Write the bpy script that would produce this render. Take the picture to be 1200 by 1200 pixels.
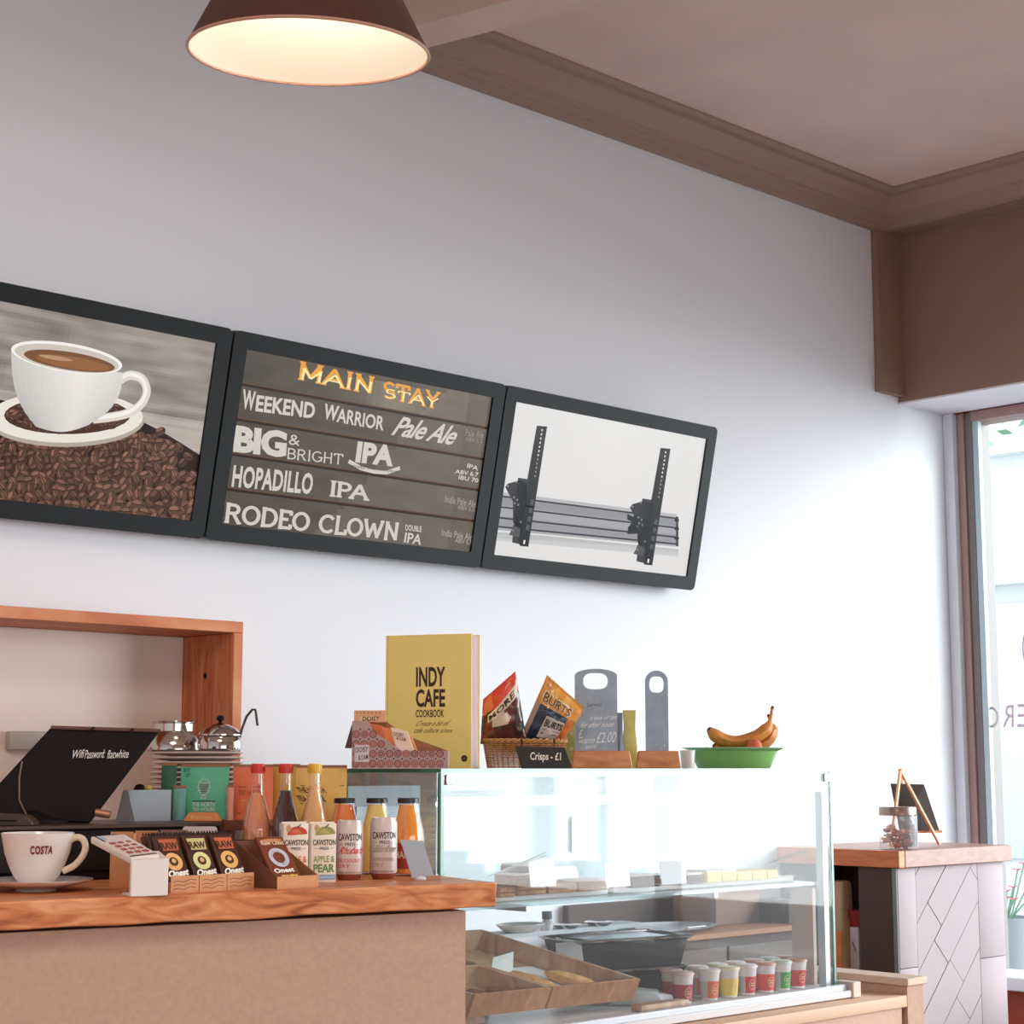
import bpy, bmesh, math, random
from math import sin, cos, pi, radians as R
from mathutils import Vector as V, Matrix, noise
random.seed(7)
for o in list(bpy.data.objects): bpy.data.objects.remove(o)
SC = bpy.context.scene
COL = SC.collection

# ------------------------------------------------------------------ camera, world, lights, exposure
EYE = V((0, 0, 1.22)); HEAD = R(46.05); PITCH = math.atan(300/2100); FPX = 2100.0
fwd = V((cos(HEAD)*cos(PITCH), sin(HEAD)*cos(PITCH), sin(PITCH)))
rgt = V((sin(HEAD), -cos(HEAD), 0)); up = rgt.cross(fwd)
cd = bpy.data.cameras.new('camera'); cam = bpy.data.objects.new('camera', cd); COL.objects.link(cam)
cd.sensor_width = 36; cd.lens = 36*FPX/1200; cd.clip_start = .05; cd.clip_end = 200
cam.location = EYE; cam.rotation_euler = Matrix((rgt, up, -fwd)).transposed().to_euler()
SC.camera = cam
SC.view_settings.view_transform = 'Standard'; SC.view_settings.look = 'None'
SC.view_settings.exposure = 0.0; SC.view_settings.gamma = 1.0; SC.view_settings.use_curve_mapping = False
W = bpy.data.worlds.new('world'); SC.world = W; W.use_nodes = True
bg = W.node_tree.nodes['Background']; bg.inputs[0].default_value = (.94, .98, 1, 1); bg.inputs[1].default_value = 2.6
SC.cycles.max_bounces = 10; SC.cycles.transparent_max_bounces = 24; SC.cycles.diffuse_bounces = 5; SC.cycles.glossy_bounces = 5
SC.cycles.sample_clamp_indirect = 6; SC.cycles.caustics_reflective = False; SC.cycles.caustics_refractive = False

def area(name, loc, aim, sx, sy, power, color, portal=False):
    l = bpy.data.lights.new(name, 'AREA'); l.shape = 'RECTANGLE'; l.size = sx; l.size_y = sy; l.energy = power; l.color = color
    o = bpy.data.objects.new(name, l); COL.objects.link(o); o.location = loc
    o.rotation_euler = (V(aim)-V(loc)).to_track_quat('-Z', 'Y').to_euler()
    if portal: l.cycles.is_portal = True
    return o
area('window_portal', (6.33, 1.2, 1.53), (0, 1.2, 1.53), 5.2, 2.2, 1, (1, 1, 1), True)
area('fill_opening_portal', (1.2, -2.66, 1.15), (1.2, 0, 1.15), 4.2, 1.5, 1, (1, 1, 1), True)  # portal for the added front wall opening that brings in frontal fill
sl = bpy.data.lights.new('low_hazy_sun', 'SUN'); sl.energy = 5.8; sl.angle = R(42); sl.color = (.97, .98, 1)
so = bpy.data.objects.new('low_hazy_sun', sl); COL.objects.link(so); so.rotation_euler = V((-.70, .70, -.24)).to_track_quat('-Z', 'Y').to_euler()
area('ceiling_fill_panel', (0.2, 0.6, 3.38), (0.2, .6, 0), 1.2, 1.2, 60, (1, .86, .76))  # unseen fill light, added to brighten the sides facing the camera

# ------------------------------------------------------------------ placing: where a sight line meets a plane of the room
def ray(x, y): return fwd*FPX + rgt*(x-600) - up*(y-600)
def at(x, y, X=None, Y=None, Z=None):
    d = ray(x, y)
    k = (X-EYE.x)/d.x if X is not None else (Y-EYE.y)/d.y if Y is not None else (Z-EYE.z)/d.z
    return EYE + d*k
def mpp(p): return (p-EYE).dot(fwd)/FPX
def hit(x, y, o, n):
    d = ray(x, y); return EYE + d*((o-EYE).dot(n)/d.dot(n))

# ------------------------------------------------------------------ materials
def lin(c):
    c = c/255; return c/12.92 if c <= .04045 else ((c+.055)/1.055)**2.4
def C(h): return tuple(lin(int(h[i:i+2], 16)) for i in (0, 2, 4))
MATS = {}
def mat(name, col='ffffff', rough=.6, metal=0, var=.0, vs=40, bump=0, bs=200, spec=.5, coat=0, emit=None, est=1, trans=0):
    if name in MATS: return MATS[name]
    m = bpy.data.materials.new(name); MATS[name] = m; m.use_nodes = True; nt = m.node_tree
    b = nt.nodes['Principled BSDF']; c = C(col)
    b.inputs['Base Color'].default_value = (*c, 1); b.inputs['Roughness'].default_value = rough; b.inputs['Metallic'].default_value = metal
    b.inputs['Specular IOR Level'].default_value = spec; b.inputs['Coat Weight'].default_value = coat
    b.inputs['Transmission Weight'].default_value = trans
    tc = nt.nodes.new('ShaderNodeTexCoord')
    if var:
        n = nt.nodes.new('ShaderNodeTexNoise'); n.inputs['Scale'].default_value = vs; n.inputs['Detail'].default_value = 5
        r = nt.nodes.new('ShaderNodeValToRGB'); r.color_ramp.elements[0].position = .3; r.color_ramp.elements[1].position = .7
        r.color_ramp.elements[0].color = (*[max(0, x*(1-var)) for x in c], 1); r.color_ramp.elements[1].color = (*[min(1, x*(1+var)) for x in c], 1)
        nt.links.new(tc.outputs['Object'], n.inputs['Vector']); nt.links.new(n.outputs['Fac'], r.inputs[0]); nt.links.new(r.outputs[0], b.inputs['Base Color'])
    if bump:
        n2 = nt.nodes.new('ShaderNodeTexNoise'); n2.inputs['Scale'].default_value = bs; bp = nt.nodes.new('ShaderNodeBump')
        bp.inputs['Strength'].default_value = bump; bp.inputs['Distance'].default_value = .002
        nt.links.new(tc.outputs['Object'], n2.inputs['Vector']); nt.links.new(n2.outputs['Fac'], bp.inputs['Height']); nt.links.new(bp.outputs[0], b.inputs['Normal'])
    if emit:
        b.inputs['Emission Color'].default_value = (*C(emit), 1); b.inputs['Emission Strength'].default_value = est
    return m
def wood(name, c1, c2, c3, scale=(1.5, 18, 18), rough=.45, coat=.2):
    m = bpy.data.materials.new(name); MATS[name] = m; m.use_nodes = True; nt = m.node_tree; b = nt.nodes['Principled BSDF']
    b.inputs['Roughness'].default_value = rough; b.inputs['Coat Weight'].default_value = coat; b.inputs['Coat Roughness'].default_value = .25
    tc = nt.nodes.new('ShaderNodeTexCoord'); mp = nt.nodes.new('ShaderNodeMapping'); mp.inputs['Scale'].default_value = scale
    n = nt.nodes.new('ShaderNodeTexNoise'); n.inputs['Scale'].default_value = 2.2; n.inputs['Detail'].default_value = 7; n.inputs['Distortion'].default_value = 1.4
    r = nt.nodes.new('ShaderNodeValToRGB'); e = r.color_ramp.elements; e[0].position = .28; e[0].color = (*C(c1), 1); e[1].position = .72; e[1].color = (*C(c3), 1)
    k = e.new(.5); k.color = (*C(c2), 1)
    bp = nt.nodes.new('ShaderNodeBump'); bp.inputs['Strength'].default_value = .15; bp.inputs['Distance'].default_value = .002
    L = nt.links; L.new(tc.outputs['Object'], mp.inputs[0]); L.new(mp.outputs[0], n.inputs['Vector']); L.new(n.outputs['Fac'], r.inputs[0])
    L.new(r.outputs[0], b.inputs['Base Color']); L.new(n.outputs['Fac'], bp.inputs['Height']); L.new(bp.outputs[0], b.inputs['Normal'])
    return m
def glass(name, tint='ffffff', refl=1.0, rough=.02, milk=0.0):
    m = bpy.data.materials.new(name); MATS[name] = m; m.use_nodes = True; nt = m.node_tree; nt.nodes.clear()
    out = nt.nodes.new('ShaderNodeOutputMaterial'); t = nt.nodes.new('ShaderNodeBsdfTransparent'); t.inputs[0].default_value = (*C(tint), 1)
    g = nt.nodes.new('ShaderNodeBsdfGlossy'); g.inputs['Roughness'].default_value = rough; g.inputs[0].default_value = (1, 1, 1, 1)
    fr = nt.nodes.new('ShaderNodeFresnel'); fr.inputs[0].default_value = 1.45
    mu = nt.nodes.new('ShaderNodeMath'); mu.operation = 'MULTIPLY'; mu.inputs[1].default_value = refl; mu.use_clamp = True
    mx = nt.nodes.new('ShaderNodeMixShader'); L = nt.links
    ge = nt.nodes.new('ShaderNodeNewGeometry'); bf = nt.nodes.new('ShaderNodeMath'); bf.operation = 'SUBTRACT'; bf.inputs[0].default_value = 1; fm = nt.nodes.new('ShaderNodeMath'); fm.operation = 'MULTIPLY'
    L.new(ge.outputs['Backfacing'], bf.inputs[1]); L.new(bf.outputs[0], fm.inputs[0]); L.new(mu.outputs[0], fm.inputs[1])
    L.new(fr.outputs[0], mu.inputs[0]); L.new(fm.outputs[0], mx.inputs[0]); L.new(t.outputs[0], mx.inputs[1]); L.new(g.outputs[0], mx.inputs[2])
    last = mx.outputs[0]
    if milk:
        d = nt.nodes.new('ShaderNodeBsdfDiffuse'); d.inputs[0].default_value = (.8, .85, .9, 1); m2 = nt.nodes.new('ShaderNodeMixShader'); m2.inputs[0].default_value = milk
        L.new(last, m2.inputs[1]); L.new(d.outputs[0], m2.inputs[2]); last = m2.outputs[0]
    L.new(last, out.inputs[0]); return m
def vcol(name, rough=.5, emission=0, metal=0, coat=0):
    m = bpy.data.materials.new(name); MATS[name] = m; m.use_nodes = True; nt = m.node_tree; b = nt.nodes['Principled BSDF']
    a = nt.nodes.new('ShaderNodeAttribute'); a.attribute_name = 'Col'
    b.inputs['Roughness'].default_value = rough; b.inputs['Metallic'].default_value = metal; b.inputs['Coat Weight'].default_value = coat
    if emission:
        b.inputs['Base Color'].default_value = (.01, .01, .01, 1); b.inputs['Specular IOR Level'].default_value = .08
        nt.links.new(a.outputs[0], b.inputs['Emission Color']); b.inputs['Emission Strength'].default_value = emission
    else: nt.links.new(a.outputs[0], b.inputs['Base Color'])
    return m

# ------------------------------------------------------------------ mesh builder
class MB:
    def __init__(s): s.v = []; s.f = []; s.c = []; s.cur = None
    def add(s, vs, fs, col=None):
        n = len(s.v); s.v += [V(p) for p in vs]; s.f += [[i+n for i in f] for f in fs]; s.c += [C(col) if isinstance(col, str) else col]*len(fs); return s
    def box(s, a, b, col=None, T=None, bev=0):
        x0, y0, z0 = a; x1, y1, z1 = b
        vs = [V(p) for p in ((x0,y0,z0),(x1,y0,z0),(x1,y1,z0),(x0,y1,z0),(x0,y0,z1),(x1,y0,z1),(x1,y1,z1),(x0,y1,z1))]
        fs = [[0,3,2,1],[4,5,6,7],[0,1,5,4],[1,2,6,5],[2,3,7,6],[3,0,4,7]]
        if bev:
            bm = bmesh.new(); bv = [bm.verts.new(p) for p in vs]; [bm.faces.new([bv[i] for i in f]) for f in fs]
            bmesh.ops.bevel(bm, geom=bm.edges[:], offset=bev, segments=2, affect='EDGES', profile=.5)
            bm.verts.index_update(); vs = [v.co.copy() for v in bm.verts]; fs = [[v.index for v in f.verts] for f in bm.faces]; bm.free()
        if T: vs = [T @ p for p in vs]
        return s.add(vs, fs, col)
    def hull8(s, lo, hi, col=None):            # lo, hi: rings of equal length
        n = len(lo); fs = [list(range(n))[::-1], [n+i for i in range(n)]] + [[i, (i+1) % n, n+(i+1) % n, n+i] for i in range(n)]
        return s.add(list(lo)+list(hi), fs, col)
    def prism(s, pts, d, col=None):            # 3-D outline pushed along vector d, concave allowed
        from mathutils.geometry import tessellate_polygon
        pts = [V(p) for p in pts]; d = V(d); n = len(pts); tr = tessellate_polygon([pts])
        fs = [list(t) for t in tr] + [[i+n for i in t[::-1]] for t in tr] + [[i, (i+1) % n, n+(i+1) % n, n+i] for i in range(n)]
        return s.add(pts+[p+d for p in pts], fs, col)
    def lathe(s, prof, n=28, c=(0,0,0), col=None, sx=1, sy=1, a0=0):
        vs = []; fs = []; c = V(c); m = len(prof)
        for r, z in prof:
            for i in range(n):
                a = a0+2*pi*i/n; vs.append(c+V((r*cos(a)*sx, r*sin(a)*sy, z)))
        for j in range(m-1):
            for i in range(n):
                k = (i+1) % n; fs.append([j*n+i, j*n+k, (j+1)*n+k, (j+1)*n+i])
        if prof[0][0] > 1e-5: fs.append(list(range(n))[::-1])
        if prof[-1][0] > 1e-5: fs.append([(m-1)*n+i for i in range(n)])
        return s.add(vs, fs, col)
    def lathe_open(s, prof, n=28, c=(0,0,0), col=None):
        s.lathe(prof, n, c, col)
        for _ in range((prof[0][0] > 1e-5)+(prof[-1][0] > 1e-5)): s.f.pop(); s.c.pop()
        return s
    def tube(s, path, r, n=8, col=None, closed=False):
        path = [V(p) for p in path]; m = len(path); rs = r if isinstance(r, (list, tuple)) else [r]*m; vs = []; fs = []
        ref = None
        for i, p in enumerate(path):
            t = (path[(i+1) % m]-path[i-1]) if closed else (path[min(i+1, m-1)]-path[max(i-1, 0)])
            t.normalize()
            if ref is None: ref = t.orthogonal().normalized()
            ref = (ref-t*ref.dot(t)).normalized(); b = t.cross(ref)
            for k in range(n):
                a = 2*pi*k/n; vs.append(p+(ref*cos(a)+b*sin(a))*rs[i])
        for i in range(m if closed else m-1):
            for k in range(n):
                l = (k+1) % n; j = (i+1) % m; fs.append([i*n+k, i*n+l, j*n+l, j*n+k])
        if not closed: fs += [list(range(n))[::-1], [(m-1)*n+k for k in range(n)]]
        return s.add(vs, fs, col)
    def xf(s, M, i0=0): s.v[i0:] = [M @ p for p in s.v[i0:]]; return s

def link(name, mb, m, parent=None, world=False, smooth=True, bevel=0, sharp=35):
    off = V((0,0,0))
    if world and parent: off = parent.location
    me = bpy.data.meshes.new(name); me.from_pydata([tuple(v-off) for v in mb.v], [], mb.f)
    if any(c is not None for c in mb.c):
        ca = me.color_attributes.new('Col', 'FLOAT_COLOR', 'CORNER'); buf = []
        for p in me.polygons:
            c = mb.c[p.index] or (1, 1, 1); buf += [*c, 1.0]*len(p.vertices)
        ca.data.foreach_set('color', buf)
    me.materials.append(m)
    bm = bmesh.new(); bm.from_mesh(me); bmesh.ops.recalc_face_normals(bm, faces=bm.faces)
    bm.to_mesh(me); bm.free()
    if smooth:
        me.shade_smooth() if hasattr(me, 'shade_smooth') else None
        me.set_sharp_from_angle(angle=R(sharp))
    o = bpy.data.objects.new(name, me); COL.objects.link(o)
    if parent: o.parent = parent
    if bevel:
        b = o.modifiers.new('bevel', 'BEVEL'); b.width = bevel; b.segments = 2; b.limit_method = 'ANGLE'
    return o
def thing(name, label, cat, loc, rz=0, group=None):
    o = bpy.data.objects.new(name, None); COL.objects.link(o); o.location = loc; o.rotation_euler = (0, 0, rz); o.empty_display_size = .05
    o['label'] = label; o['category'] = cat
    if group: o['group'] = group
    return o
def tag(o, label, cat, group=None, kind=None):
    o['label'] = label; o['category'] = cat
    if group: o['group'] = group
    if kind: o['kind'] = kind
    return o
def struct(name, mb, m, parent=None, **k):
    o = link(name, mb, m, parent, **k)
    if not parent: o['kind'] = 'structure'
    return o
def origin_to(o, p):                            # a single-mesh thing gets its base point as origin
    p = V(p); o.data.transform(Matrix.Translation(-p)); o.location = p; return o
def dup(root, loc=None, rz=None, label=None):
    r = root.copy(); COL.objects.link(r)
    if loc is not None: r.location = loc
    if rz is not None: r.rotation_euler = (0, 0, rz)
    if label: r['label'] = label
    for ch in root.children:
        c = ch.copy(); COL.objects.link(c); c.parent = r
        for g in ch.children:
            d = g.copy(); COL.objects.link(d); d.parent = c
    return r

# ------------------------------------------------------------------ lettering: flat shapes laid on a surface
_tc = {}
def glyphs(s, bold=0.0, space=1.0):
    bold = max(bold, 0); k = (s, bold, space)
    if k in _tc: return _tc[k]
    cu = bpy.data.curves.new('lettering', 'FONT'); cu.body = s; cu.offset = bold; cu.space_character = space; cu.resolution_u = 3
    o = bpy.data.objects.new('lettering', cu); me = o.to_mesh()
    vs = [(v.co.x, v.co.y) for v in me.vertices]; fs = [list(p.vertices) for p in me.polygons]; o.to_mesh_clear()
    bpy.data.objects.remove(o); bpy.data.curves.remove(cu)
    x0 = min(v[0] for v in vs); x1 = max(v[0] for v in vs); y0 = min(v[1] for v in vs); y1 = max(v[1] for v in vs)
    _tc[k] = ([((x-x0)/(x1-x0), (y-y0)/(y1-y0)) for x, y in vs], fs); return _tc[k]
def smooth_path(P, n=6):
    out = []
    for i in range(len(P)-1):
        p0, p1, p2, p3 = [V(P[max(0, min(len(P)-1, j))]) for j in (i-1, i, i+1, i+2)]
        for k in range(n):
            t = k/n; out.append(.5*((2*p1)+(p2-p0)*t+(2*p0-5*p1+4*p2-p3)*t*t+(3*p1-p0-3*p2+p3)*t**3))
    out.append(V(P[-1])); return out
def arc(cx, cy, rx, ry, a0, a1, n=10): return [(cx+rx*cos(R(a0+(a1-a0)*i/n)), cy+ry*sin(R(a0+(a1-a0)*i/n))) for i in range(n+1)]
GL = {   # slab-serif capitals: width, strokes, serif spots
 'A': (.82, [[(.0,0),(.41,1)],[(.41,1),(.82,0)],[(.14,.34),(.68,.34)]], [(0,0),(.82,0)]),
 'B': (.68, [[(.1,0),(.1,1)],[(.1,1)]+arc(.36,.76,.26,.24,90,-90)+[(.1,.52)],[(.1,.52)]+arc(.38,.26,.3,.26,90,-90)+[(.1,0)]], [(.1,0),(.1,1)]),
 'C': (.74, [arc(.4,.5,.4,.5,45,315,16)], []),
 'D': (.76, [[(.1,0),(.1,1)],[(.1,1)]+arc(.34,.5,.4,.5,90,-90,14)+[(.1,0)]], [(.1,0),(.1,1)]),
 'E': (.62, [[(.1,0),(.1,1)],[(.1,1),(.6,1),(.6,.82)],[(.1,.52),(.45,.52)],[(.1,0),(.62,0),(.62,.2)]], [(.1,0),(.1,1)]),
 'F': (.6, [[(.1,0),(.1,1)],[(.1,1),(.58,1),(.58,.8)],[(.1,.5),(.42,.5)]], [(.1,0),(.1,1)]),
 'G': (.78, [arc(.4,.5,.4,.5,48,345,16),[(.74,.45),(.74,.08)],[(.5,.45),(.82,.45)]], []),
 'H': (.76, [[(.1,0),(.1,1)],[(.66,0),(.66,1)],[(.1,.5),(.66,.5)]], [(.1,0),(.1,1),(.66,0),(.66,1)]),
 'I': (.3, [[(.15,0),(.15,1)]], [(.15,0),(.15,1)]),
 'K': (.74, [[(.1,0),(.1,1)],[(.1,.42),(.64,1)],[(.3,.6),(.7,0)]], [(.1,0),(.1,1),(.64,1),(.7,0)]),
 'L': (.6, [[(.1,0),(.1,1)],[(.1,0),(.6,0),(.6,.25)]], [(.1,0),(.1,1)]),
 'M': (.98, [[(.12,0),(.12,1)],[(.12,1),(.49,.15)],[(.49,.15),(.86,1)],[(.86,0),(.86,1)]], [(.12,0),(.12,1),(.86,0),(.86,1)]),
 'N': (.82, [[(.12,0),(.12,1)],[(.12,1),(.7,0)],[(.7,0),(.7,1)]], [(.12,0),(.12,1),(.7,1)]),
 'O': (.8, [arc(.4,.5,.38,.5,0,360,20)], []),
 'P': (.66, [[(.1,0),(.1,1)],[(.1,1)]+arc(.36,.73,.28,.27,90,-90)+[(.1,.46)]], [(.1,0),(.1,1)]),
 'R': (.74, [[(.1,0),(.1,1)],[(.1,1)]+arc(.36,.75,.26,.25,90,-90)+[(.1,.5)],[(.38,.5),(.66,0)]], [(.1,0),(.1,1),(.7,0)]),
 'S': (.62, [arc(.31,.75,.27,.25,40,270,12)+arc(.31,.25,.29,.25,90,-140,12)], []),
 'T': (.76, [[(.38,0),(.38,1)],[(.02,.8),(.02,1),(.74,1),(.74,.8)]], [(.38,0)]),
 'U': (.76, [[(.1,1),(.1,.3)]+arc(.38,.3,.28,.3,180,360,10)+[(.66,1)]], [(.1,1),(.66,1)]),
 'W': (1.1, [[(.06,1),(.3,0)],[(.3,0),(.55,.85)],[(.55,.85),(.8,0)],[(.8,0),(1.04,1)]], [(.06,1),(1.04,1)]),
 'Y': (.76, [[(.05,1),(.38,.48)],[(.71,1),(.38,.48)],[(.38,.48),(.38,0)]], [(.05,1),(.71,1),(.38,0)]),
}
def ribbon(pts, t):
    out = []
    for (x0, y0), (x1, y1) in zip(pts, pts[1:]):
        dx, dy = x1-x0, y1-y0; l = math.hypot(dx, dy) or 1; nx, ny = -dy/l*t/2, dx/l*t/2; ex, ey = dx/l*t*.2, dy/l*t*.2
        out.append([(x0+nx-ex, y0+ny-ey), (x0-nx-ex, y0-ny-ey), (x1-nx+ex, y1-ny+ey), (x1+nx+ex, y1+ny+ey)])
    return out
def slab(s, t=.15, serif=.2, gap=.12):
    polys = []; x = 0
    for ch in s:
        if ch == ' ': x += .42; continue
        w, st, se = GL[ch]
        for p in st:
            tt = t*1.0
            for q in ribbon(p, tt): polys.append([(a+x, t/2+b*(1-t)) for a, b in q])
        for (a, b) in se:
            if serif: yy = 0 if b == 0 else 1-t*.55; polys.append([(x+a-serif/1.3, yy), (x+a+serif/1.3, yy), (x+a+serif/1.3, yy+t*.55), (x+a-serif/1.3, yy+t*.55)])
        x += w+gap
    x -= gap
    return [[(a/x, b) for a, b in q] for q in polys]
class Print:
    """flat print: coloured shapes in (u, v); lay() puts them on a surface by any mapping of (u, v, height)."""
    def __init__(s, mapf, step=.0003): s.m = MB(); s.map = mapf; s.step = step; s.k = 1
    def poly(s, pts, col, tess=True, k=None):
        from mathutils.geometry import tessellate_polygon
        h = (k if k is not None else s.k)*s.step
        p3 = [s.map(u, v, h) for u, v in pts]
        fs = [list(range(len(pts)))] if not tess or len(pts) < 5 else [list(t) for t in tessellate_polygon([[V((u, v, 0)) for u, v in pts]])]
        s.m.add(p3, fs, col)
    def up(s): s.k += 1; return s
    def text(s, t, box, col, bold=0, shear=0, space=1, slabs=None, jit=0):
        """box = (bottom left, bottom right, top left) in (u, v)"""
        bl, br, tl = [V((*p, 0)) for p in box]; U = br-bl; T = tl-bl; h = s.k*s.step
        f = lambda a, b: (lambda q: s.map(q.x, q.y, h))(bl+U*(a+shear*b)+T*b)
        if slabs is not None:
            for q in slab(t, *slabs): s.m.add([f(a, b) for a, b in q], [[0, 1, 2, 3]], col)
        else:
            vs, fs = glyphs(t, bold, space)
            s.m.add([f(a, b + (jit*sin(a*37) if jit else 0)) for a, b in vs], fs, col)
    def line(s, pts, t, col):
        for q in ribbon(pts, t): s.poly(q, col, False)
    def disc(s, cx, cy, r, col, ry=None, n=20, a0=0, a1=360):
        s.poly(arc(cx, cy, r, ry or r, a0, a1, n)[:-1 if a1-a0 == 360 else None], col, False)
    def ring(s, cx, cy, r, t, col, n=20, ry=None): s.line(arc(cx, cy, r, ry or r, 0, 360, n), t, col)
    def build(s, name, m, parent, world=False):
        o = link(name, s.m, m, parent, world=world, smooth=False); return o
def plane_map(o, u, v, n=None):
    o, u, v = V(o), V(u), V(v); n = V(n) if n else u.cross(v).normalized()
    return lambda a, b, h: o+u*a+v*b+n*h
def clip_poly(poly, x0, y0, x1, y1):
    for ax, lim, sgn in ((0, x0, 1), (0, x1, -1), (1, y0, 1), (1, y1, -1)):
        out = []
        for i in range(len(poly)):
            a, b = poly[i-1], poly[i]; ia = (a[ax]-lim)*sgn >= 0; ib = (b[ax]-lim)*sgn >= 0
            if ia != ib:
                t = (lim-a[ax])/(b[ax]-a[ax]); out.append((a[0]+(b[0]-a[0])*t, a[1]+(b[1]-a[1])*t))
            if ib: out.append(b)
        poly = out
        if not poly: return []
    return poly

PRINT = vcol('printed_ink', .5); SCREEN = vcol('screen_light', .25, 1.0); PAINTED = vcol('painted_paper', .6)
M_wall = mat('white_wall_paint', 'ebeef6', .9, bump=.05); M_ceil = mat('brown_cream_paint', 'd8c2b6', .9, var=.06, vs=3)
M_bulk = mat('brown_bulkhead_paint', '94796a', .9, var=.05, vs=3)
M_wood = wood('oiled_worktop_wood', '9c4e2a', 'd07e4a', 'e8a274')
M_wood2 = wood('hatch_wood', 'b0562e', 'cc7a4e', 'd9946c', (2, 14, 2), .6, 0)
M_palew = wood('pale_wood', 'a87c5c', 'c49c7c', 'd6b498', (10, 10, 1.5), .6, 0)
M_beige = mat('beige_panel_paint', 'bc9884', .75, var=.06, vs=90)
M_black = mat('black_plastic', '1c1312', .6, spec=.15, var=.15, vs=60); M_bezel = mat('screen_bezel_black', '181c20', .5, spec=.2)
M_white = mat('white_porcelain', 'ece6e2', .15, coat=.5); M_whitep = mat('white_plastic', 'e6dcd6', .35)
M_steel = mat('polished_steel', 'c8c4c0', .12, 1); M_alu = mat('brushed_aluminium', 'c9ccd2', .35, .8)
M_card = mat('brown_cardboard', 'a8704c', .8, var=.08, vs=60); M_cardd = mat('dark_cardboard', '7a4a36', .8, var=.08, vs=60)
M_kraft = mat('kraft_card', 'cc9468', .8, var=.08); M_brown = mat('brown_lamp_enamel', '54342c', .45)
M_slate = mat('grey_slate', 'a0b2c6', .5, var=.12, vs=30); M_chalk = mat('black_chalkboard', '33302f', .7, var=.15, vs=20)
M_orangew = wood('orange_wood', 'bc7044', 'dc9464', 'ecb084', (3, 16, 16), .5, .1)
M_glass = glass('clear_glass', 'fafdfd', 1.2); M_gedge = mat('green_glass_edge', '568f82', .25, spec=.8); M_gedge2 = mat('dark_green_glass_edge', '1f6a4c', .15)
M_bot = glass('bottle_glass', 'ffffff', 2.6, .03); M_cream = mat('cream_paper', 'efe2d2', .7); M_grey = mat('grey_paper', 'a9b4c0', .6)
M_wpaper = mat('white_paper', 'eeeef2', .7)
# ------------------------------------------------------------------ the room shell
YW = 3.93; XW = 6.22; ZC = 3.42; XB = 5.903; X0 = -2.2; Y0 = -2.6
struct('wall_back', MB().box((X0, YW, 0), (XW+.2, YW+.15, ZC+.1)), M_wall)
struct('wall_left', MB().box((X0-.15, Y0, 0), (X0, YW+.15, ZC+.1)), M_wall)
struct('wall_front', MB().box((X0, Y0-.15, 0), (-.9, Y0, ZC+.1)).box((3.3, Y0-.15, 0), (XW+.2, Y0, ZC+.1)).box((-.9, Y0-.15, 0), (3.3, Y0, .4)).box((-.9, Y0-.15, 1.9), (3.3, Y0, ZC+.1)), mat('warm_wall_paint', 'cbb4a4', .9))  # opening added behind the camera to let in sky light as fill
struct('floor', MB().box((X0-.1, Y0-.1, -.12), (XW+.2, YW+.1, 0)), wood('floor_boards', '8a7464', '9a8474', 'a89484', (1, 8, 1), .5, .1))
struct('ceiling', MB().box((X0-.1, Y0-.1, ZC), (XW+.2, YW+.1, ZC+.12)), M_ceil)
struct('wall_right', MB().box((XW, Y0, 0), (XW+.18, YW, .40)).box((XW, Y0, 2.643), (XW+.18, YW, ZC)).box((XW, Y0, .4), (XW+.18, -2.4, 2.643)), mat('red_dado_paint', 'b0503c', .7))
struct('bulkhead_beam', MB().box((XB, Y0, 2.645), (XW, YW-.001, ZC)), M_bulk)
struct('trim_1', MB().box((XB+.002, Y0, 2.638), (XW, YW-.001, 2.6449)), mat('white_soffit_paint', 'e4e0e6', .8))
struct('trim_2', MB().box((5.745, YW-.03, 2.665), (XB-.001, YW-.001, ZC)), M_bulk)           # pier beside the bulkhead
def coving(name, p0, p1, n, ends):                # profile swept along p0-p1, n points into the room
    prof = [(.0, 3.312), (.03, 3.312), (.034, 3.328), (.05, 3.332), (.055, 3.345), (.072, 3.348), (.075, 3.358), (.088, 3.366), (.103, 3.380), (.128, 3.392), (.15, 3.396), (.152, 3.408), (.19, 3.411), (.19, ZC), (0, ZC)]
    mb = MB(); d = (V(p1)-V(p0)).normalized(); lo = []; hi = []
    for a, z in prof:
        lo.append(V((p0[0], p0[1], 0))+V(n)*a+V((0, 0, z))+d*a*ends[0]); hi.append(V((p1[0], p1[1], 0))+V(n)*a+V((0, 0, z))-d*a*ends[1])
    from mathutils.geometry import tessellate_polygon
    k = len(prof); mb.add(lo+hi, [[i, (i+1) % k, k+(i+1) % k, k+i] for i in range(k)])
    return struct(name, mb, mat('coving_brown', 'a48c7e', .85), smooth=True, sharp=25)
coving('trim_3', (X0, YW, 0), (5.82, YW, 0), (0, -1, 0), (0, 1))
coving('trim_4', (5.82, Y0, 0), (5.82, YW, 0), (-1, 0, 0), (0, 1))
struct('trim_5', MB().box((5.82, Y0, 3.31), (XB, YW-.001, ZC)), M_bulk)
# downstand beam across the ceiling
bm_ = MB(); z0 = 3.27
q = [at(480, 32, Z=z0), at(600, 0, Z=z0), at(505, 55, Z=z0), at(700, 9, Z=z0)]
dA = (q[1]-q[0]); dB = (q[3]-q[2])
def ylerp(p, d, y): return p+d*((y-p.y)/d.y)
lo = [ylerp(q[0], dA, YW), ylerp(q[0], dA, Y0), ylerp(q[2], dA, Y0), ylerp(q[2], dA, YW)]
bm_.hull8(lo, [p+V((0, 0, ZC-z0)) for p in lo]); struct('ceiling_beam', bm_, M_ceil)

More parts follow.
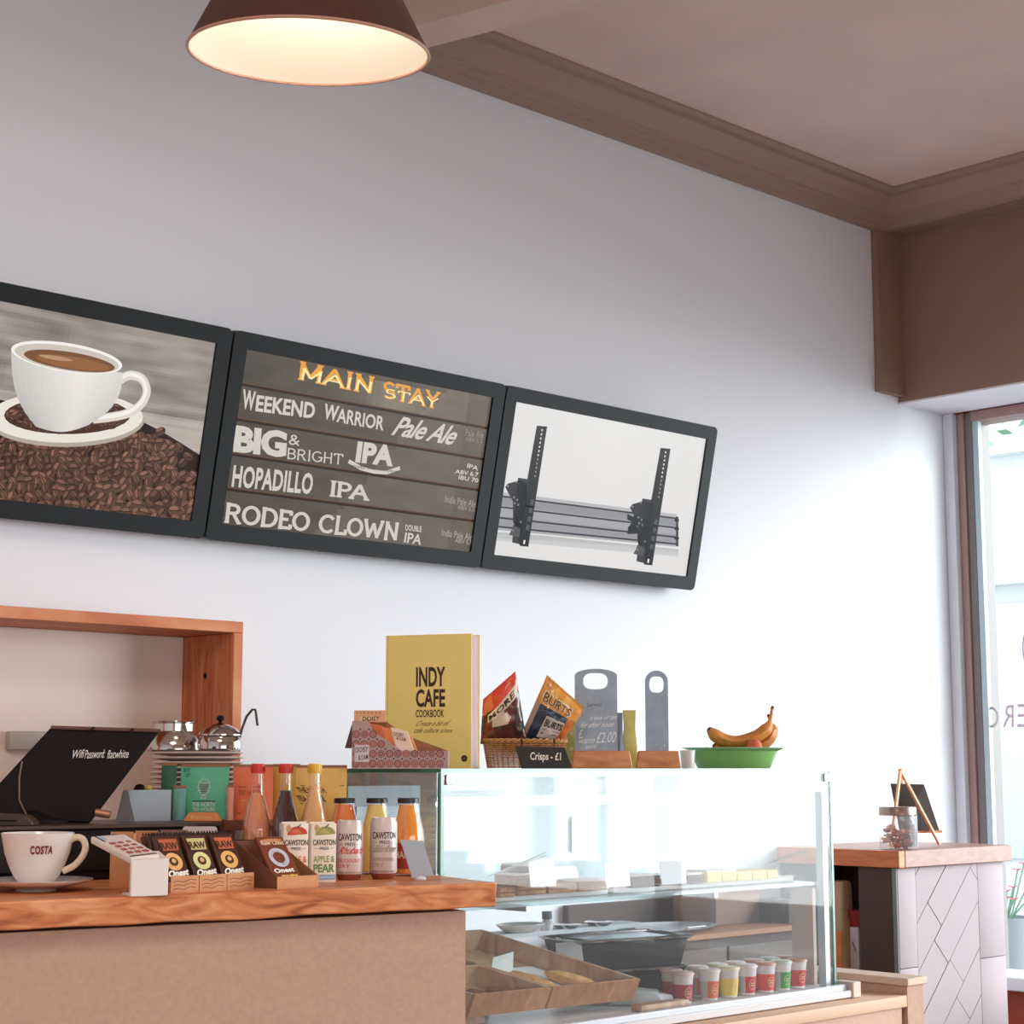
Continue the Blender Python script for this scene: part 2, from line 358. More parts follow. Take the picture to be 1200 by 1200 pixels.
# window in the right-hand wall
WZ0, WZ1, WY0 = .42, 2.638, -2.4
def fr(y0, y1, x0, x1, m, name='window_frame'): return struct(name, MB().box((x0, y0, WZ0), (x1, y1, WZ1)), m, WIN, bevel=.003)
WIN = bpy.data.objects.new('window_1', None); COL.objects.link(WIN); WIN['kind'] = 'structure'
M_jw = mat('window_white', 'dfe5ef', .5); M_jb = mat('window_brown', 'a98a84', .6); M_jg = mat('window_grey', '77736f', .5); M_jl = mat('window_pale_blue', 'b7cdd6', .5)
for y0, y1, x1, m, n in ((3.884, 3.929, .02, M_jw, 'window_jamb'), (3.852, 3.884, .05, M_jb, 'window_lining'), (3.818, 3.852, .06, M_jg, 'window_frame'), (3.793, 3.818, .08, M_jl, 'window_bead')):
    fr(y0, y1, min(XW-.03+x1, XW+.03), XW+(.06 if n == 'window_bead' else .16), m, n)
for yc in (2.0, .2): fr(yc-.04, yc+.04, XW+.02, XW+.12, M_jg, 'mullion')
struct('top_rail', MB().box((XW+.02, WY0, 2.60), (XW+.14, 3.818, WZ1)), M_jb, WIN)
struct('window_sill', MB().box((XW-.10, WY0, .395), (XW+.16, YW-.002, .445)), mat('sill_white', 'e8ecf2', .4), WIN, bevel=.005)
for a, b in ((-2.4, .16), (.24, 1.96), (2.04, 3.793)): struct('window_pane', MB().box((XW+.052, a, .445), (XW+.058, b, 2.60)), M_glass, WIN)
pr = Print(plane_map((XW+.050, 0, 0), (0, -1, 0), (0, 0, 1)), .0005)
def wyz(x, y): p = at(x, y, X=XW+.050); return (-p.y, p.z)
inkw = 'd0bccc'
for s, xa, xb, ya, yb in (('O', 1170, 1154, 853, 828), ('R', 1188, 1175, 852, 826), ('E', 1206, 1192, 852, 825), ('N', 1222, 1210, 852, 823)):
    pr.text(s, (wyz(xa, ya), wyz(xb, ya), wyz(xa, yb)), inkw, -.012)
c_ = wyz(1222, 760); pr.ring(c_[0], c_[1], .085, .006, 'c4b8cc', 40, .13)
pr.build('window_lettering', PRINT, WIN)

# the street outside
struct('pavement', MB().box((XW+.18, -14, -.15), (13.9, 16, -.05)), mat('pavement_stone', 'b4bac0', .9, var=.1, vs=2))
tw = thing('street_building', 'pale shop building across the street, seen through the window', 'building', (14, 3, -.05))
M_fac = mat('facade_render', 'd6dadb', .9, var=.04, vs=.6); M_fw = mat('facade_glass', 'ccd0d2', .6); M_ft = mat('facade_trim', 'd4d8da', .8)
link('facade', MB().box((0, 2, 0), (1, 13, 9.5)), M_fac, tw)
for k in range(2, 5):
    y = k*2.4
    link('shop_window', MB().box((-.05, y-.95, .5), (.02, y+.95, 2.7), bev=.01), M_fw, tw)
    link('mullion', MB().box((-.09, y-.04, .5), (.0, y+.04, 2.7)), M_ft, tw)
    w = link('upper_window', MB().box((-.05, y-.5, 4.1), (.02, y+.5, 5.9), bev=.01), M_fw, tw)
    link('window_ledge', MB().box((-.16, y-.62, 4.0), (0, y+.62, 4.1)), M_ft, w)
link('shop_fascia', MB().box((-.2, 2, 2.85), (0, 13, 3.3)), M_ft, tw)
link('cornice', MB().box((-.3, 2, 9.3), (.1, 13, 9.6)), M_ft, tw)
tr = thing('street_tree', 'leafy street tree whose pale green leaves hang into the window top', 'tree', (9.6, 5.2, -.05))
link('trunk', MB().tube([(0, 0, 0), (.05, .1, 1.2), (0, .05, 2.6), (-.1, -.15, 3.7), (-.3, -.5, 4.6)], [.13, .11, .09, .07, .03], 10), mat('bark', '6d5c50', .9), tr)
lf = MB(); rr = random.Random(3)
for i in range(1500):
    a, b = rr.uniform(0, 6.28), rr.gauss(0, .5); p = V((rr.gauss(-.1, .5), rr.gauss(.35, .75), 3.85+rr.gauss(0, .32)))
    if p.z < 3.36: p.z = 3.36+rr.random()*.5
    u = V((cos(a), sin(a), b)).normalized()*.06; w = u.orthogonal().normalized()*.03
    lf.add([p-u, p+w, p+u, p-w], [[0, 1, 2, 3]])
o = link('foliage', lf, mat('leaf_green', '6f9a80', .7), tr, smooth=False); o['kind'] = 'stuff'
p = at(1177, 1100, X=7.4); p.z = -.05
pf = thing('street_planter', 'small grey street planter with red flowers outside the window', 'planter', p)
link('pot', MB().lathe([(.09, 0), (.13, .55), (.14, .6), (.12, .6), (.11, .54), (0, .54)], 20), mat('pot_grey', '8a959c', .7), pf)
fl = MB(); st = MB()
for i in range(16):
    a = i*2.4; r = .03+.007*i; top = V((r*1.2*cos(a), r*1.2*sin(a), .68+.025*(i % 7)))
    st.tube([(0, 0, .54), (r*.5*cos(a), r*.5*sin(a), .62), top], .004, 5)
    for j in range(5): u = V((cos(j*1.256), sin(j*1.256), .3))*.022; fl.add([top, top+u+u.cross(V((0, 0, 1)))*.5, top+u*1.5, top+u-u.cross(V((0, 0, 1)))*.5], [[0, 1, 2, 3]])
link('stem', st, mat('stem_green', '6f9a80', .7), pf); link('flower', fl, mat('flower_red', 'c8505c', .6), pf)['kind'] = 'stuff'

# ------------------------------------------------------------------ front counter: worktop and body
cA, cB = at(0, 1057, Z=1.0), at(583, 1034, Z=1.0); cd_ = (cB-cA).normalized(); cn = V((-cd_.y, cd_.x, 0)); CR = math.atan2(cd_.y, cd_.x)
def cpt(s, t, z): return cB+cd_*s+cn*t+V((0, 0, z-1.0))
wt = MB(); N = 60; rr = random.Random(5); fe = []
for i in range(N+1):
    s = -2.3*(1-i/N); fe.append(cpt(s, .004*noise.noise(V((s*5, 0, 0))), 1.0))
back = [cpt(.0, .05, 1), V((2.525, 2.86, 1)), V((2.525, 3.63, 1)), V((.0, 3.63, 1))]
poly = fe+back
low = [p+V((0, 0, -.047+.004*noise.noise(V((p.x*7, p.y*3, 0)))))+cn*(.006+.004*noise.noise(V((p.x*9, 0, 4)))) if i <= N else p+V((0, 0, -.047)) for i, p in enumerate(poly)]
wt.add(poly, [list(range(len(poly)))[::-1]]); wt.add(low, [list(range(len(low)))]); n_ = len(poly)
wt.f += [[i, (i+1) % n_, n_+(i+1) % n_, n_+i] for i in range(n_)]; wt.c += [None]*n_
o = link('counter_worktop', wt, M_wood, bevel=.003, sharp=50)
tag(origin_to(o, cpt(-.5, .3, .953)), 'thick orange-brown live-edge wooden worktop carrying the cup, snacks and drinks', 'worktop')
kn = Print(plane_map(cpt(0, -.0005, 1), cd_, V((0, 0, 1)), -cn), .0006)
bodyR = at(563, 1075, Z=.94)
pa, pb, pc, pd = cpt(-2.3, .045, 0), cpt(-.045, .045, 0), V((2.49, 2.95, 0)), V((.1, 3.4, 0))
o = link('bar_counter', MB().hull8([pa, pb, pc, pd], [p+V((0, 0, .945)) for p in (pa, pb, pc, pd)]), M_beige)
tag(origin_to(o, (1.6, 3, 0)), 'plain beige counter front below the thick orange-brown worktop', 'counter')

# ------------------------------------------------------------------ open wooden box on the back wall
hb = thing('wall_hatch_box', 'open orange-wood box shelf on the white wall behind the till', 'shelf', (1.9, 3.80, .92))
zt = 1.553; hx = 2.617; t_ = .028
def bxw(name, a, b, m, par): return link(name, MB().box(a, b), m, par, world=True, bevel=.002)
bxw('top_board', (1.0, 3.68, zt), (hx, 3.928, zt+t_), M_wood2, hb); bxw('side_board', (hx-t_, 3.68, .95), (hx, 3.928, zt-.0005), M_wood2, hb)
bxw('side_board', (1.0, 3.68, .95), (1.03, 3.928, zt-.0005), M_wood2, hb); bxw('bottom_board', (1.0, 3.68, .92), (hx, 3.928, .9495), M_wood2, hb)
bxw('back_board', (1.0305, 3.9, .95), (hx-t_-.0005, 3.928, zt-.0005), mat('cream_back_board', 'f2e6de', .8), hb)
kk = Print(plane_map((hx-t_-.0003, 0, 0), (0, 1, 0), (0, 0, 1), (-1, 0, 0)), .0004); kk.disc(3.80, 1.45, .009, '6a3a22'); kk.disc(3.80, 1.45, .005, '3f2216')
kk.build('wood_knot', PRINT, hb, world=True)

# ------------------------------------------------------------------ three wall screens, leaning forward
TB = 12; tv = V((0, -sin(R(TB)), cos(R(TB)))); tn = V((0, -cos(R(TB)), -sin(R(TB))))   # up and outward directions
TZ = 1.805; TY = 3.86; TH = .548
edges = [1.642, 2.617, 3.592, 4.567]
def rrect(x0, y0, x1, y1, r, n=5):
    return arc(x1-r, y1-r, r, r, 0, 90, n)+arc(x0+r, y1-r, r, r, 90, 180, n)+arc(x0+r, y0+r, r, r, 180, 270, n)+arc(x1-r, y0+r, r, r, 270, 360, n)
def make_screen(i, label):
    xa, xb = edges[i]+.003, edges[i+1]-.003; w = xb-xa; O = V((xa, TY, TZ))
    root = thing('wall_screen', label, 'screen', (xa+w/2, TY+.03, TZ), 0, 'wall screens above the counter')
    P = lambda a, b, h: O+V((a, 0, 0))+tv*b+tn*h
    bz = .044; outer = rrect(0, 0, w, TH, .018); inner = rrect(bz, bz, w-bz, TH-bz, .002)
    mb = MB(); n = len(outer)
    ring = [P(a, b, 0) for a, b in outer]+[P(a, b, 0) for a, b in inner]+[P(a, b, -.03) for a, b in outer]+[P(a, b, -.009) for a, b in inner]
    mb.add(ring, [[k, (k+1) % n, n+(k+1) % n, n+k] for k in range(n)]+[[k, (k+1) % n, 2*n+(k+1) % n, 2*n+k] for k in range(n)]+[[n+k, n+(k+1) % n, 3*n+(k+1) % n, 3*n+k] for k in range(n)])
    link('bezel', mb, M_bezel, root, world=True)
    link('back_housing', MB().prism([P(a, b, -.0305) for a, b in rrect(.012, .012, w-.012, TH-.012, .015)], tn*-.022), mat('housing_black', '17191b', .6), root, world=True)
    pt = P(w/2, TH*.6, -.053); link('wall_bracket', MB().box((pt.x-.09, pt.y, pt.z-.09), (pt.x+.09, YW-.002, pt.z+.09)), mat('bracket_dark', '303236', .5), root, world=True)
    def uv(x, y):
        p = hit(x, y, O, tn); d = p-O; return (d.x, d.dot(tv))
    return root, P, uv, (bz, bz, w-bz, TH-bz)
def clipadd(pr, pts, col, B):
    c = clip_poly(pts, *B)
    if len(c) > 2: pr.poly(c, col, False)

# left screen: coffee cup on a bed of beans
root, P, uv, B = make_screen(0, 'wall screen showing a white coffee cup on roasted beans, leftmost screen')
pr = Print(lambda a, b, h: P(a, b, h-.0080), .00018); pr.k = 0
cols_ = ['9c9088', 'a39990', 'aaa098', 'a0958c', 'b0a69c', 'b5aaa0', 'a89c92', 'b8aca0']
nb = 70
for k in range(nb):                                # blurred boards behind, photographed on the screen
    y0 = B[1]+(B[3]-B[1])*k/nb; y1 = B[1]+(B[3]-B[1])*(k+1)/nb; t = k/nb
    for j_ in range(64):
        j = j_*24/64; x0 = B[0]+(B[2]-B[0])*j_/64; x1 = B[0]+(B[2]-B[0])*(j_+1)/64
        s = .42+.16*noise.noise(V((j*.22, t*24, 1)))+.07*noise.noise(V((j*.5, t*9, 9)))-.10*(t > .55)+.06*(.33 < t < .5)
        if abs(t-.36) < .02: s -= .10
        s = max(.1, s); pr.poly([(x0, y0), (x1, y0), (x1, y1), (x0, y1)], (s*.95, s*.84, s*.73), False)
pr.up()
X_ = lambda L: [uv(x, y) for x, y in L]
clipadd(pr, X_([(-260, 470), (-60, 470), (0, 468), (40, 478), (100, 486), (160, 490), (190, 505), (215, 520), (240, 536), (237, 612), (0, 600), (-260, 590)]), '2a1813', B); pr.up()
def bean(cx, cy, r, a, sh):
    c = (.095*sh, .046*sh, .031*sh)
    el = [(cx+r*1.2*cos(t)*cos(a)-r*.88*sin(t)*sin(a), cy+r*1.2*cos(t)*sin(a)+r*.88*sin(t)*cos(a)) for t in [2*pi*i/11 for i in range(11)]]
    clipadd(pr, [uv(*p) for p in el], c, B); k = pr.k; pr.k = k+.1
    ox, oy = -r*.2, -r*.35
    el = [(cx+ox+r*.72*cos(t)*cos(a)-r*.42*sin(t)*sin(a), cy+oy+r*.72*cos(t)*sin(a)+r*.42*sin(t)*cos(a)) for t in [2*pi*i/7 for i in range(7)]]
    clipadd(pr, [uv(*p) for p in el], (c[0]*2.4, c[1]*2.3, c[2]*2.4), B); pr.k = k+.2
    if sh > .6:
        d = V((cos(a), sin(a)))*r*1.0; nx = V((-sin(a), cos(a)))*.45
        clipadd(pr, [uv(*q) for q in ((cx-d.x+nx.x, cy-d.y+nx.y), (cx+d.x+nx.x, cy+d.y+nx.y), (cx+d.x-nx.x, cy+d.y-nx.y), (cx-d.x-nx.x, cy-d.y-nx.y))], (.02, .008, .005), B)
    pr.k = k
rr = random.Random(11)
def heap_top(x): return 500 if x < -20 else 512 if x < 60 else 506+(x-150)*.03 if x < 190 else 497+(x-170)*.62
row = 0; y = 478; kb = pr.k
while y < 612:
    x = -245+(row % 2)*4
    while x < 240:
        pr.k = kb+row*.6+(int(x/9.6) % 2)*.3
        if y > heap_top(x)+rr.uniform(-3, 5) and not (x > 205 and rr.random() < .25*(y < 570)):
            bean(x+rr.uniform(-2.5, 2.5), y+rr.uniform(-2, 2), rr.uniform(5.4, 6.8)*(.8+.35*(y-480)/130), rr.uniform(0, 3.1), rr.uniform(.55, 1.25))
        x += 10.2*(.75+.35*(y-480)/130)
    y += 8.6*(.75+.35*(y-480)/130); row += 1
pr.k = kb+row*.6+1
# saucer, cup and handle of the pictured coffee
clipadd(pr, X_(arc(78, 492, 93, 32, 0, 360, 36)[:-1]), 'b3a698', B); pr.up(); clipadd(pr, X_(arc(78, 489, 91, 30, 0, 360, 36)[:-1]), 'e9e1d6', B); pr.up()
clipadd(pr, X_(arc(80, 487, 74, 22, 0, 360, 30)[:-1]), '4a2c20', B); pr.up()
kc = pr.k
for i in range(210):
    a = rr.uniform(0, 6.28); q = rr.uniform(.2, .97); pr.k = kc+.3*(i % 12)+i*.002; bean(80+72*q*cos(a), 487+20*q*sin(a), 4.8, rr.uniform(0, 3.1), rr.uniform(.55, 1.2))
pr.k = kc+5
hnd = [(q.x, q.y) for q in smooth_path([(134, 456, 0), (140, 447, 0), (153, 440, 0), (167, 444, 0), (173, 458, 0), (167, 473, 0), (152, 484, 0), (130, 489, 0), (112, 491, 0)])]
pr.line(X_(hnd), .0225, 'ded5c9'); pr.up(); pr.line(X_([(x-1, y-1) for x, y in hnd]), .010, 'f3eee6'); pr.up()
lc, rc = [], []
for i in range(13):
    t = i/12; lc.append((14+t+28*t**3, 409+90*t)); rc.append((144-4*t-36*t**3.0, 437+60*t))
NS = 18
for i in range(12):
    for j in range(NS):
        f0, f1 = j/NS, (j+1)/NS
        def lerp(a, b, f): return (a[0]+(b[0]-a[0])*f, a[1]+(b[1]-a[1])*f+14*sin(pi*f)*(i/12)*.55)
        qd = [lerp(lc[i], rc[i], f0), lerp(lc[i], rc[i], f1), lerp(lc[i+1], rc[i+1], f1), lerp(lc[i+1], rc[i+1], f0)]; qd = [qd[0], (qd[1][0]+.8, qd[1][1]), (qd[2][0]+.8, qd[2][1]+1.2), (qd[3][0], qd[3][1]+1.2)]
        m_ = (f0+f1)/2; s = .60+.26*(1-abs(m_-.62)/.62)-.12*(i/12)
        clipadd(pr, X_(qd), (s, s*.955, s*.895), B)
pr.up(); tilt = R(9)
def tel(cx, cy, rx, ry, n=34): return [(cx+rx*cos(t)*cos(tilt)-ry*sin(t)*sin(tilt), cy+rx*cos(t)*sin(tilt)+ry*sin(t)*cos(tilt)) for t in [2*pi*i/n for i in range(n)]]
clipadd(pr, X_(tel(79, 419, 66, 17)), 'f4efe8', B); pr.up(); clipadd(pr, X_(tel(79, 420, 62, 14.5)), 'cdc3b8', B); pr.up()
clipadd(pr, X_(tel(82, 423, 54, 10.5)), '7b5238', B); pr.up(); clipadd(pr, X_(tel(86, 425, 44, 7)), '94623e', B); pr.up(); clipadd(pr, X_(tel(66, 419.5, 20, 2.4)), 'b89070', B)
pr.build('screen_picture', SCREEN, root, world=True)

# middle screen: chalk-white beer menu on brown boards
root, P, uv, B = make_screen(1, 'wall screen with white beer menu lettering on brown boards')
pr = Print(lambda a, b, h: P(a, b, h-.0080), .00025); pr.k = 0
nb = 5; hh = (B[3]-B[1])/nb
for k in range(nb):
    for j in range(40):
        for i in range(6):
            x0 = B[0]+(B[2]-B[0])*j/40; x1 = B[0]+(B[2]-B[0])*(j+1)/40; y0 = B[1]+hh*k+hh*i/6; y1 = y0+hh/6
            g = .065+.035*(j/40)+.018*noise.noise(V((j*.25, k*3+i*.5, 2)))+(.05 if j/40 > .33+.09*k+.02*i and j/40 < .9 else 0)*(.7 if k < 4 else 1.3)*(1-.5*j/40)
            if k == 4: g += .10*math.exp(-((j/40-.58)/.12)**2)*(i < 5)
            pr.poly([(x0, y0), (x1, y0), (x1, y1), (x0, y1)], (g*1.22, g, g*.76), False)
pr.up()
for k in range(1, 5): pr.poly([(B[0], B[1]+hh*k-.004), (B[2], B[1]+hh*k-.004), (B[2], B[1]+hh*k+.003), (B[0], B[1]+hh*k+.003)], '2b1710', False); pr.poly([(B[0], B[1]+hh*k+.003), (B[2], B[1]+hh*k+.003), (B[2], B[1]+hh*k+.006), (B[0], B[1]+hh*k+.006)], '6a4630', False)
pr.up(); g_ = 'cfc8bd'
def tb(x0, y0, x1, y1, xt, yt): return (uv(x0, y0), uv(x1, y1), uv(xt, yt))
pr.text('MAIN', tb(351, 445, 438, 463, 354, 423), 'e8a040', slabs=(.17, .17, .1)); pr.text('STAY', tb(451, 467, 515, 480, 453, 446), 'e8a040', slabs=(.17, .17, .1)); pr.up()
pr.text('MAIN', tb(353, 444, 437, 461, 356, 431), 'ffe6a0', slabs=(.11, .1, .13)); pr.text('STAY', tb(453, 466, 514, 478, 455, 455), 'ffe6a0', slabs=(.11, .1, .13))
pr.text('W', tb(285, 479, 300, 482, 287, 456), g_, .03); pr.text('EEKEND', tb(301, 482, 370, 491, 303, 463), g_, .03)
pr.text('W', tb(380, 491, 397, 494, 383, 473), g_, .03); pr.text('ARRIOR', tb(396, 495, 451, 505, 398, 478), g_, .02)
pr.text('Pale Ale', tb(460, 510, 531, 522, 466, 487), g_, .02, .12, .92)
pr.text('BIG', tb(275, 530, 337, 537, 277, 498), g_, .05, 0, .95); pr.text('&', tb(340, 521, 353, 523, 341, 509), g_, 0); pr.text('BRIGHT', tb(338, 538, 403, 545, 339, 525), g_, slabs=(.12, .11, .14))
pr.text('IPA', tb(418, 542, 462, 547, 420, 517), g_, .05, .03, 1.0)
pr.line(X_([(411, 541), (425, 549), (440, 553), (455, 554), (470, 549)]), .011, g_); pr.up(); pr.text('BREWED WITH GRAPEFRUIT', tb(413, 548, 469, 555, 413, 545), '5a4a3a', .01); pr.k -= 1
pr.text('HOPADILLO', tb(273, 571, 367, 580, 276, 545), g_, .03, 0, 1.05); pr.text('IPA', tb(388, 582, 431, 587, 390, 563), g_, slabs=(.2, .2, .1))
pr.text('RODEO', tb(265, 613, 362, 624, 268, 589), g_, slabs=(.19, .15, .14)); pr.text('CLOWN', tb(376, 625, 467, 635, 379, 602), g_, slabs=(.19, .15, .13))
pr.text('DOUBLE', tb(477, 622, 496, 624, 477, 615), g_, .02); pr.text('IPA', tb(475, 636, 495, 639, 477, 624), g_, .02)
pr.text('Pale Ale', tb(547, 511, 568, 514, 548, 503), '8d8578', .01); pr.text('ABV 5.5', tb(547, 517, 567, 520, 547, 512), '8d8578', .01)
for s, yy in (('IPA', 550), ('ABV 6.7', 557), ('IBU 70', 564)): x0 = {'IPA': 549, 'ABV 6.7': 535, 'IBU 70': 539}[s]; pr.text(s, tb(x0, yy-2, 562, yy+2, x0+1, yy-7), g_, .02)
pr.text('India Pale Ale', tb(523, 589, 559, 595, 524, 581), '9d9588', .01); pr.text('ABV 5.5', tb(538, 597, 558, 600, 538, 592), '9d9588', .01)
pr.text('India Pale Ale', tb(519, 628, 555, 634, 520, 620), 'a8a094', .01); pr.text('ABV 5.5', tb(535, 636, 555, 639, 535, 631), 'a8a094', .01)
pr.build('screen_picture', SCREEN, root, world=True)

# right screen: black brackets on a grey rail
root, P, uv, B = make_screen(2, 'wall screen showing black brackets on a silver rail, rightmost screen')
pr = Print(lambda a, b, h: P(a, b, h-.0080), .00025); pr.k = 0
for j in range(16):
    for i in range(12):
        x0 = B[0]+(B[2]-B[0])*j/16; x1 = B[0]+(B[2]-B[0])*(j+1)/16; y0 = B[1]+(B[3]-B[1])*i/12; y1 = B[1]+(B[3]-B[1])*(i+1)/12
        s = .72-.0*j+.03*math.exp(-((j-8)/5)**2); pr.poly([(x0, y0), (x1, y0), (x1, y1), (x0, y1)], (s, s*.98, s*.965), False)
pr.up()
for k in range(5): clipadd(pr, X_([(560, 622+k), (640, 628+k), (797, 644+k), (797, 648+k*1.2), (560, 628+k)]), (.6-.03*(4-k),)*3, B)
pr.up()
for k, (yl, yr, c) in enumerate(((573, 603, 'b4b3b6'), (577, 607, '8e8e93'), (589, 617, 'a2a2a8'), (602, 627, '94949a'), (614, 637, 'a5a5aa'), (620, 641, '77777c'))):
    if k == 5: break
    nl, nr = ((577, 607), (589, 617), (602, 627), (614, 637), (619, 641))[k]
    clipadd(pr, X_([(560, yl), (795, yr), (795, nr), (560, nl)]), c, B)
pr.up()
for yl, yr in ((577, 607), (590, 618), (603, 629), (614, 637)): clipadd(pr, X_([(560, yl), (796, yr), (796, yr+2), (560, yl+2)]), '2c2c30', B)
clipadd(pr, X_([(794, 605), (797, 606), (797, 641), (794, 640)]), '3c3c40', B)
for yy in (609, 619, 630): pr.poly(X_(arc(795, yy+1, 3, 2, 0, 360, 8)[:-1]), '26262a')
pr.up()
def bracket(dx, dy, s=1.0):
    T = lambda L: X_([(596+dx+(x-596)*s, 570+dy+(y-570)*s) for x, y in L])
    clipadd(pr, T([(609, 560), (622, 562), (618, 640), (602, 636)]), '333438', B)
    pr.poly(T([(631, 499), (643, 500), (621, 641), (611, 640), (608, 620), (603, 612), (603, 588), (596, 575), (594, 571), (597, 567), (611, 563), (619, 566)]), '2a2b2e'); pr.up()
    pr.poly(T([(631, 499), (643, 500), (628, 596), (618, 594)]), '1b1c1e'); pr.poly(T([(618, 592), (627, 594), (621, 641), (611, 640)]), '141416')
    pr.poly(T([(603, 616), (612, 620), (610, 630), (598, 627), (601, 622)]), '4a4b50'); pr.up()
    for k in range(12): pr.poly(T([(636.4-k*.75, 503+k*4.9), (638-k*.75, 503.2+k*4.9), (637.6-k*.75, 505.5+k*4.9), (636-k*.75, 505.3+k*4.9)]), 'd8d6d4' if k < 7 else '8a8a8c', False)
    for k in range(4): pr.poly(T([(624-k*1.7, 585+k*10), (628-k*1.7, 586+k*10), (626.5-k*1.7, 592+k*10), (622.5-k*1.7, 591+k*10)]), '4c4d52', False)
    pr.poly(T([(615.5, 633), (617.5, 633.3), (616.8, 638), (614.8, 637.7)]), 'e8e6e4', False)
    for x, y in ((597, 570), (607, 565), (604, 583), (608, 586), (605, 590), (609, 592), (612, 612), (603, 622)): pr.poly(T(arc(x, y, 1.2, 1.4, 0, 360, 8)[:-1]), '7c7d82')
    pr.k -= 2
bracket(0, 0); bracket(146, 24, .97)
pr.up(); pr.poly(X_([(737, 602), (743, 606), (748, 603), (752, 610), (748, 617), (752, 625), (744, 626), (737, 626), (738, 618), (743, 612), (737, 609)]), '0e0e10')
pr.build('screen_picture', SCREEN, root, world=True)
for x in (2.0, 3.1, 4.1): pass

# ------------------------------------------------------------------ pendant lamp
lp = at(362, 62, Z=2.62); mp_ = mpp(lp); rl = 142*mp_
pl = thing('pendant_lamp', 'brown conical pendant lamp with a glowing cream inside, at the top', 'lamp', lp)
Mt = Matrix.Rotation(R(6.5), 4, rgt) @ Matrix.Rotation(R(1), 4, fwd)
prof = [(rl, 0), (rl*.985, .006), (rl*.62, .60*rl*1.22), (rl*.33, rl*1.28), (.045, rl*1.5), (.045, rl*1.72)]
inn = [(rl*.985, .001), (rl*.97, .008), (rl*.605, .585*rl*1.22), (rl*.315, rl*1.25), (.04, rl*1.46)]
link('lamp_shade', MB().lathe_open(prof, 64).xf(Mt), M_brown, pl)
link('shade_lining', MB().lathe_open(inn, 64).xf(Mt), mat('lamp_cream_enamel', 'fbf3e4', .6), pl)
link('rim', MB().tube([(rl*.99*cos(a*pi/32), rl*.99*sin(a*pi/32), 0) for a in range(64)], .0035, 6, closed=True).xf(Mt), mat('lamp_rim_pink', 'c79a84', .4), pl)
top = Mt @ V((0, 0, rl*1.72)); hook = V((top.x, top.y, ZC-lp.z-.0005))
link('cord', MB().tube([top, hook], .004, 6), M_black, pl); link('ceiling_rose', MB().lathe([(.055, -.03), (.055, -.01), (.045, 0)], 24, hook), M_brown, pl)
link('bulb', MB().lathe([(0, -.075), (.018, -.07), (.03, -.05), (.032, -.035), (.022, -.012), (.014, .0), (.014, .03)], 20, (0, 0, rl*1.15)).xf(Mt), mat('bulb_glass', 'fff4e0', .3, emit='ffeeda', est=2.5), pl)
ld = bpy.data.lights.new('pendant_bulb_light', 'POINT'); ld.energy = 2.6; ld.color = (1, .94, .87); ld.shadow_soft_size = .035
lo_ = bpy.data.objects.new('pendant_bulb_light', ld); COL.objects.link(lo_); lo_.location = lp+(Mt @ V((0, 0, rl*.82)))
# ------------------------------------------------------------------ things on the front counter
CAMR = HEAD-pi/2
def xr(t, mat3=None): pass
WTZ = 1.0
def on(px, py, z=WTZ): p = at(px, py, Z=z); return p, mpp(p)
def cyl_map(r, z0, a0=-pi/2, cx=0, cy=0): return lambda u, v, h: V((cx+(r+h)*cos(a0+u/r), cy+(r+h)*sin(a0+u/r), z0+v))
def front_map(x0, y, z0): return plane_map((x0, y, z0), (1, 0, 0), (0, 0, 1), (0, -1, 0))
def quad_slab(name, P4, th, m, par, world=True, bevel=.001):   # P4 corners in order, thickness along -normal
    P4 = [V(p) for p in P4]; n = (P4[1]-P4[0]).cross(P4[3]-P4[0]).normalized()
    return link(name, MB().hull8([p-n*th for p in P4], P4), m, par, world=world, bevel=bevel, smooth=False), n

# coffee cup on its saucer
p, s = on(42, 1044)
sr = thing('saucer', 'white saucer under the large coffee cup, left end of the counter', 'saucer', p, CAMR)
link('dish', MB().lathe([(0, .004), (.035, .0), (.038, .004), (.07, .010), (.098, .018), (.101, .021), (.098, .0215), (.07, .0155), (.042, .010), (0, .009)], 48), M_white, sr)
cu = thing('coffee_cup', 'large white coffee cup with dark red lettering, left end of the counter', 'cup', p+V((0, 0, .0095)), CAMR)
rc = .0655
prof = [(0, 0), (.028, 0), (.030, .004), (.040, .016), (.050, .036), (.058, .058), (.064, .088), (.0655, .094), (.064, .0945), (.061, .088), (.055, .056), (.046, .036), (.034, .016), (0, .010)]
link('cup_body', MB().lathe(prof, 56), M_white, cu)
hp = smooth_path([(.058, 0, .080), (.070, 0, .086), (.082, 0, .082), (.087, 0, .068), (.082, 0, .052), (.068, 0, .036), (.048, 0, .026)])
link('handle', MB().tube(hp, .0062, 12), mat('cup_handle_cream', 'e2d0b8', .2, coat=.4), cu)
link('coffee', MB().lathe([(0, .072), (.057, .072)], 40), mat('coffee_brown', '5a3826', .3), cu)
def cup_map(u, v, h):
    z = .046+v; r = .0545+(z-.046)*.27+h+.0012; a = -pi/2+u/.062; return V((r*cos(a), r*sin(a), z))
pr = Print(cup_map); pr.text('COSTA', ((.003, .012), (.044, .012), (.003, .027)), '7a1c22', .04, 0, 1.15); pr.build('lettering', PRINT, cu)

